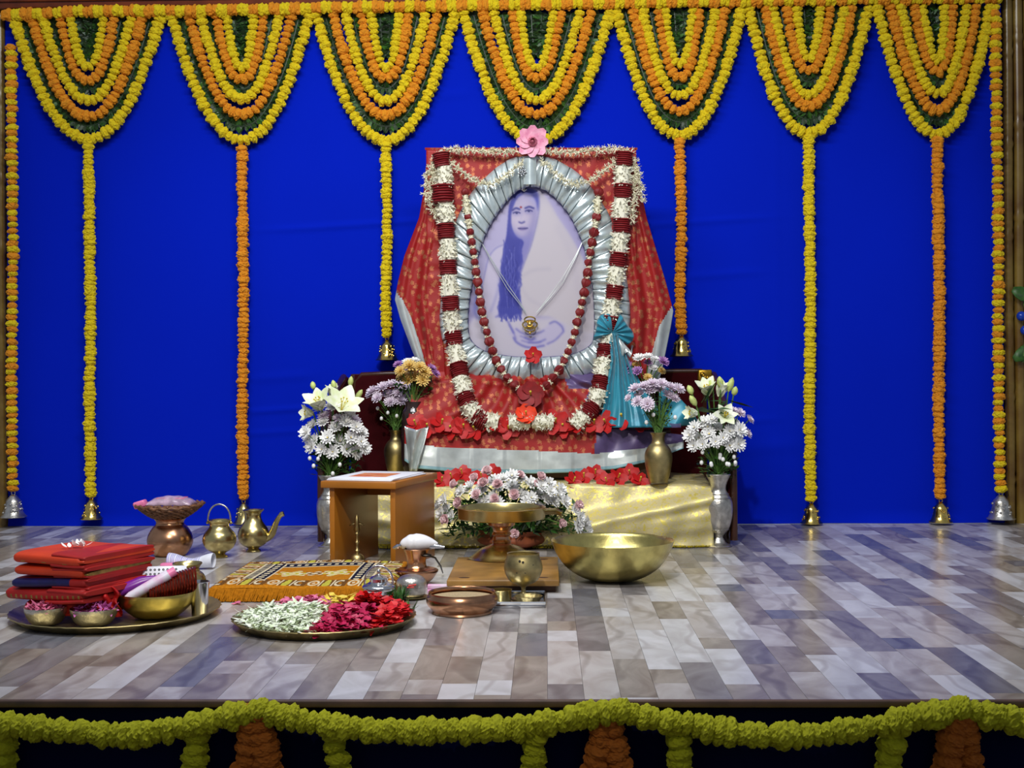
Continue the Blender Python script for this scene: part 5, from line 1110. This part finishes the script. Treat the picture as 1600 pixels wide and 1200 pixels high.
# right tall bouquet
mo = tv[1]; Yv = mo.y; cen = P(1120, 690, Yv)
W2 = [(1085, 668), (1100, 660), (1092, 684), (1108, 678), (1122, 668), (1140, 674), (1150, 686), (1078, 680), (1130, 684), (1118, 690), (1098, 694), (1146, 662), (1156, 672), (1084, 696), (1140, 696), (1106, 668), (1154, 694), (1112, 656)]
cluster('white', 'white chrysanthemum in the bouquet of the right tall vase', 'white chrysanthemums in the right tall vase', W2, Yv - .03, .029, mo, cen)
cluster('lav', 'pale pink chrysanthemum at the right edge of the right tall bouquet', 'pale pink flowers in the right tall vase', [(1156, 646), (1171, 656), (1168, 678), (1146, 642)], Yv - .01, .022, mo, cen)
greens('bouquet_foliage', 'green stems and foliage of the right tall bouquet', mo, [P(x, y, Yv) for x in range(1098, 1152, 6) for y in range(690, 745, 7)], 170, .034, .010, 6, stems=60, spread=.018)
buds('white bud spray low in the right tall bouquet', mo, [P(1098 + (k * 29) % 52, 694 + (k * 17) % 34, Yv - .05) for k in range(0)] + [P(brn.uniform(1096, 1150), brn.uniform(688, 728), Yv - .05) for k in range(18)], 2)
buds('single white bud hanging at the right of the right tall bouquet', mo, [P(1149, 725, Yv - .03)], 3)
lily('open white lily above the chrysanthemums of the right tall vase', P(1132, 652, Yv - .06), (.1, -.9, .5), .058, mo, 1.0)
lily('white lily at the top left of the right tall bouquet', P(1106, 618, Yv - .02), (-.2, -.5, .9), .078, mo, .45)
lily('greenish half open lily pointing left in the right tall bouquet', P(1090, 646, Yv - .03), (-.9, -.4, .1), .06, mo, .4)
lily('half open lily at the top right of the right tall bouquet', P(1124, 620, Yv), (.3, -.3, 1), .07, mo, .3)
for a, b, lab in (((1082, 616), (1075, 602), 'leftmost thin'), ((1088, 634), (1078, 618), 'left pale'), ((1126, 606), (1124, 588), 'topmost'), ((1138, 612), (1145, 590), 'tall right'), ((1146, 618), (1150, 604), 'rightmost'), ((1114, 606), (1110, 592), 'middle')): lbud(lab + ' lily bud of the right tall bouquet', P(*a, Yv - .02), P(*b, Yv - .02), mo, r=.013)
greens('lily_leaves', 'broad lily leaves in the right tall bouquet', mo, [P(x, y, Yv - .03) for x, y in ((1100, 630), (1110, 640), (1140, 630), (1120, 636))], 12, .09, .02, 9, spread=.01)
# brass vases on the seat
bv = smooth([(.001, 0), (.034, 0), (.036, .004), (.046, .04), (.054, .085), (.052, .115), (.04, .138), (.027, .152), (.024, .168), (.028, .184), (.033, .19), (.03, .191), (.022, .178), (.02, .165), (.001, .14)], 60)
bm = []
for px, py, lab, s in ((619, 742, 'plain brass vase standing left of the portrait', .96), (1029, 756, 'plain brass vase standing right of the portrait on the gold cloth', 1.0)):
    c = F(px, py - 2, zs + .018); o = pot('brass_vase', lab, 'vase', c, [(r * s * .98, z * s) for r, z in bv], 'brass_old', group='pair of brass vases'); bm.append(c + Vector((0, 0, .186 * s)))
mo = bm[0]; Yv = mo.y; cen = P(618, 650, Yv)
cluster('lav', 'pale lilac chrysanthemum in the left brass vase', 'lilac chrysanthemums in the left brass vase', [(582, 612), (598, 606), (612, 602), (628, 604), (642, 608), (654, 618), (590, 622), (606, 616), (622, 614), (638, 620), (650, 630), (610, 628), (626, 626), (580, 616)], Yv - .02, .030, mo, cen)
greens('bouquet_foliage', 'green stems and leaves of the left brass vase bouquet', mo, [P(lerp(618, x, f), lerp(680, y, f), Yv) for x, y in ((600, 630), (610, 626), (620, 628), (632, 628), (645, 634)) for f in (.35, .55, .75, .9)], 120, .03, .007, 7, stems=60, spread=.016)
buds('white buds low in the left brass vase bouquet', mo, [P(x, y, Yv - .03) for x, y in ((590, 638), (596, 654), (620, 650), (606, 645), (648, 648))], 4)
mo = bm[1]; Yv = mo.y; cen = P(1024, 650, Yv)
cluster('lav', 'pale pink chrysanthemum in the right brass vase', 'pale pink chrysanthemums in the right brass vase', [(992, 608), (1006, 604), (1020, 600), (1034, 600), (1048, 606), (1000, 616), (1016, 610), (1030, 608), (1044, 618), (1052, 622), (996, 628), (1012, 632), (1060, 608)], Yv - .02, .029, mo, cen)
cluster('lav', 'single pale blossom leaning out left of the right brass vase', 'pale pink chrysanthemums in the right brass vase', [(982, 622)], Yv - .02, .02, mo, cen)
greens('bouquet_foliage', 'green stems and leaves of the right brass vase bouquet', mo, [P(lerp(1028, x, f), lerp(676, y, f), Yv) for x, y in ((1004, 630), (1014, 626), (1026, 622), (1038, 624), (1050, 636)) for f in (.35, .55, .75, .9)], 120, .03, .007, 8, stems=70, spread=.016)
buds('white buds low in the right brass vase bouquet', mo, [P(x, y, Yv - .03) for x, y in ((1020, 636), (1021, 648), (1055, 652), (1010, 660))], 5)
# small mixed bouquets at the back
for px, side, zz in ((646, 'left', 652), (1010, 'right', 640)):
    c = F(px, 742, zs + .03); c = Vector((P(px, 640, 5.30).x, 5.30, zs + .03)); top = P(px, zz - 20, 5.30).z
    o = pot('dark_vase', 'dark round vase behind the ' + side + ' brass vase', 'vase', c, smooth([(.001, 0), (.03, 0), (.045, .04), (.05, .1), (.046, top - c.z - .04), (.03, top - c.z - .012), (.034, top - c.z), (.03, top - c.z), (.001, .05)], 40), 'glass_dark', n=28); mo = Vector((c.x, c.y, top - .005)); Yv = 5.30; cen = P(px, 610, Yv)
    if side == 'left':
        cluster('yel', 'yellow chrysanthemum in the small bouquet left of the portrait', 'yellow flowers left of the portrait', [(630, 588), (644, 578), (656, 574), (664, 582), (650, 590), (638, 594), (660, 594), (640, 572), (626, 580)], Yv - .02, .030, mo, cen)
        cluster('vio', 'violet flower in the small bouquet left of the portrait', 'violet flowers left of the portrait', [(622, 570), (674, 576), (680, 584)], Yv, .022, mo, cen)
        cluster('white', 'white flower in the small bouquet left of the portrait', 'white flowers left of the portrait', [(636, 566), (648, 564)], Yv + .01, .026, mo, cen)
    else:
        cluster('vio', 'violet flower in the small bouquet right of the portrait', 'violet flowers right of the portrait', [(980, 572), (1012, 568), (1036, 566), (996, 580), (976, 584)], Yv - .02, .026, mo, cen)
        cluster('yel', 'yellow chrysanthemum in the small bouquet right of the portrait', 'yellow flowers right of the portrait', [(992, 572), (1033, 580), (984, 592), (1012, 590)], Yv - .03, .024, mo, cen)
        cluster('white', 'white flower in the small bouquet right of the portrait', 'white flowers right of the portrait', [(998, 560), (1012, 558), (1024, 562), (1020, 576)], Yv - .01, .024, mo, cen)
    greens('bouquet_foliage', 'olive leaves under the small bouquet ' + side + ' of the portrait', mo, [P(px + x, y, Yv) for x in range(-24, 28, 8) for y in (594, 602, 612)], 90, .03, .010, 11 + px, stems=16, spread=.012)
# arrangement in the terracotta bowl before the throne
c = F(800, 856) + Vector((0, .02, 0)); o = pot('terracotta_bowl', 'wide terracotta bowl with two handles holding the white bouquet', 'pot', c, smooth([(.001, 0), (.07, 0), (.09, .006), (.125, .02), (.136, .035), (.127, .05), (.12, .056), (.134, .07), (.129, .072), (.112, .058), (.115, .04), (.001, .02)], 44), 'terracotta')
for s in (-1, 1): MB().tube([(s * .126, 0, .066), (s * .15, -.002, .074), (s * .162, -.004, .062), (s * .156, -.004, .036), (s * .13, 0, .024)], [.008, .01, .009, .009, .007], 10).build('handle', 'terracotta', o)
mo = c + Vector((0, 0, .05)); Yv = 4.85; cen = P(800, 815, Yv + .06)
WA = [(772, 752), (786, 748), (800, 744), (814, 748), (780, 762), (754, 764), (744, 772), (770, 778), (756, 784), (778, 786), (830, 756), (846, 760), (860, 768), (872, 774), (840, 772), (854, 780), (866, 784), (830, 778), (844, 792), (822, 786), (882, 784), (734, 762), (720, 768), (694, 782), (686, 790), (700, 794), (690, 802), (706, 806), (800, 760), (812, 772), (898, 796), (906, 808), (914, 818), (902, 820), (918, 830), (908, 838), (876, 764), (858, 756)]
cluster('white', 'white chrysanthemum in the bouquet before the throne', 'white chrysanthemums before the throne', WA, Yv - .02, .030, mo, cen, .06)
PA = [(762, 738, 'topmost pink carnation of the bouquet before the throne'), (756, 756), (778, 758), (746, 774), (774, 780), (803, 774), (812, 744), (844, 746), (840, 758), (718, 786), (712, 758), (698, 812, 'pink carnation low at the left of the bouquet before the throne'), (804, 833, 'pink carnation hanging beside the dish stem'), (876, 818, 'pink carnation below the lip of the pedestal dish'), (902, 790), (742, 748)]
cluster('pink', 'pink carnation in the bouquet before the throne', 'pink carnations before the throne', PA, Yv - .06, .027, mo, cen, .04, 'carnation')
greens('bouquet_foliage', 'dark leaves and stems of the bouquet before the throne', mo, [P(x, y, Yv + .02) for x in range(700, 905, 9) for y in range(766, 836, 9) if ((x - 800) / 115) ** 2 + ((y - 830) / 72) ** 2 < 1], 620, .045, .013, 21, stems=60, spread=.025)
rr = random.Random(31); o = thing('grass_blades', 'long green blades spilling from both sides of the white bouquet', 'foliage', mo); m = MB()
for k in range(46):
    s = -1 if k % 2 else 1; a = rr.uniform(-.7, .5); L = rr.uniform(.14, .27); m.mi = k % 2
    M = T(s * .05, -.03 + rr.uniform(-.04, .03), .01) @ RZ((0 if s > 0 else math.pi) + a) @ RY(-rr.uniform(.1, .9)); m.petal(L, .011, -rr.uniform(.1, .5), M, tip=.05, n=5)
m.build('blade', ['leaf_green', 'stem_green'], o)
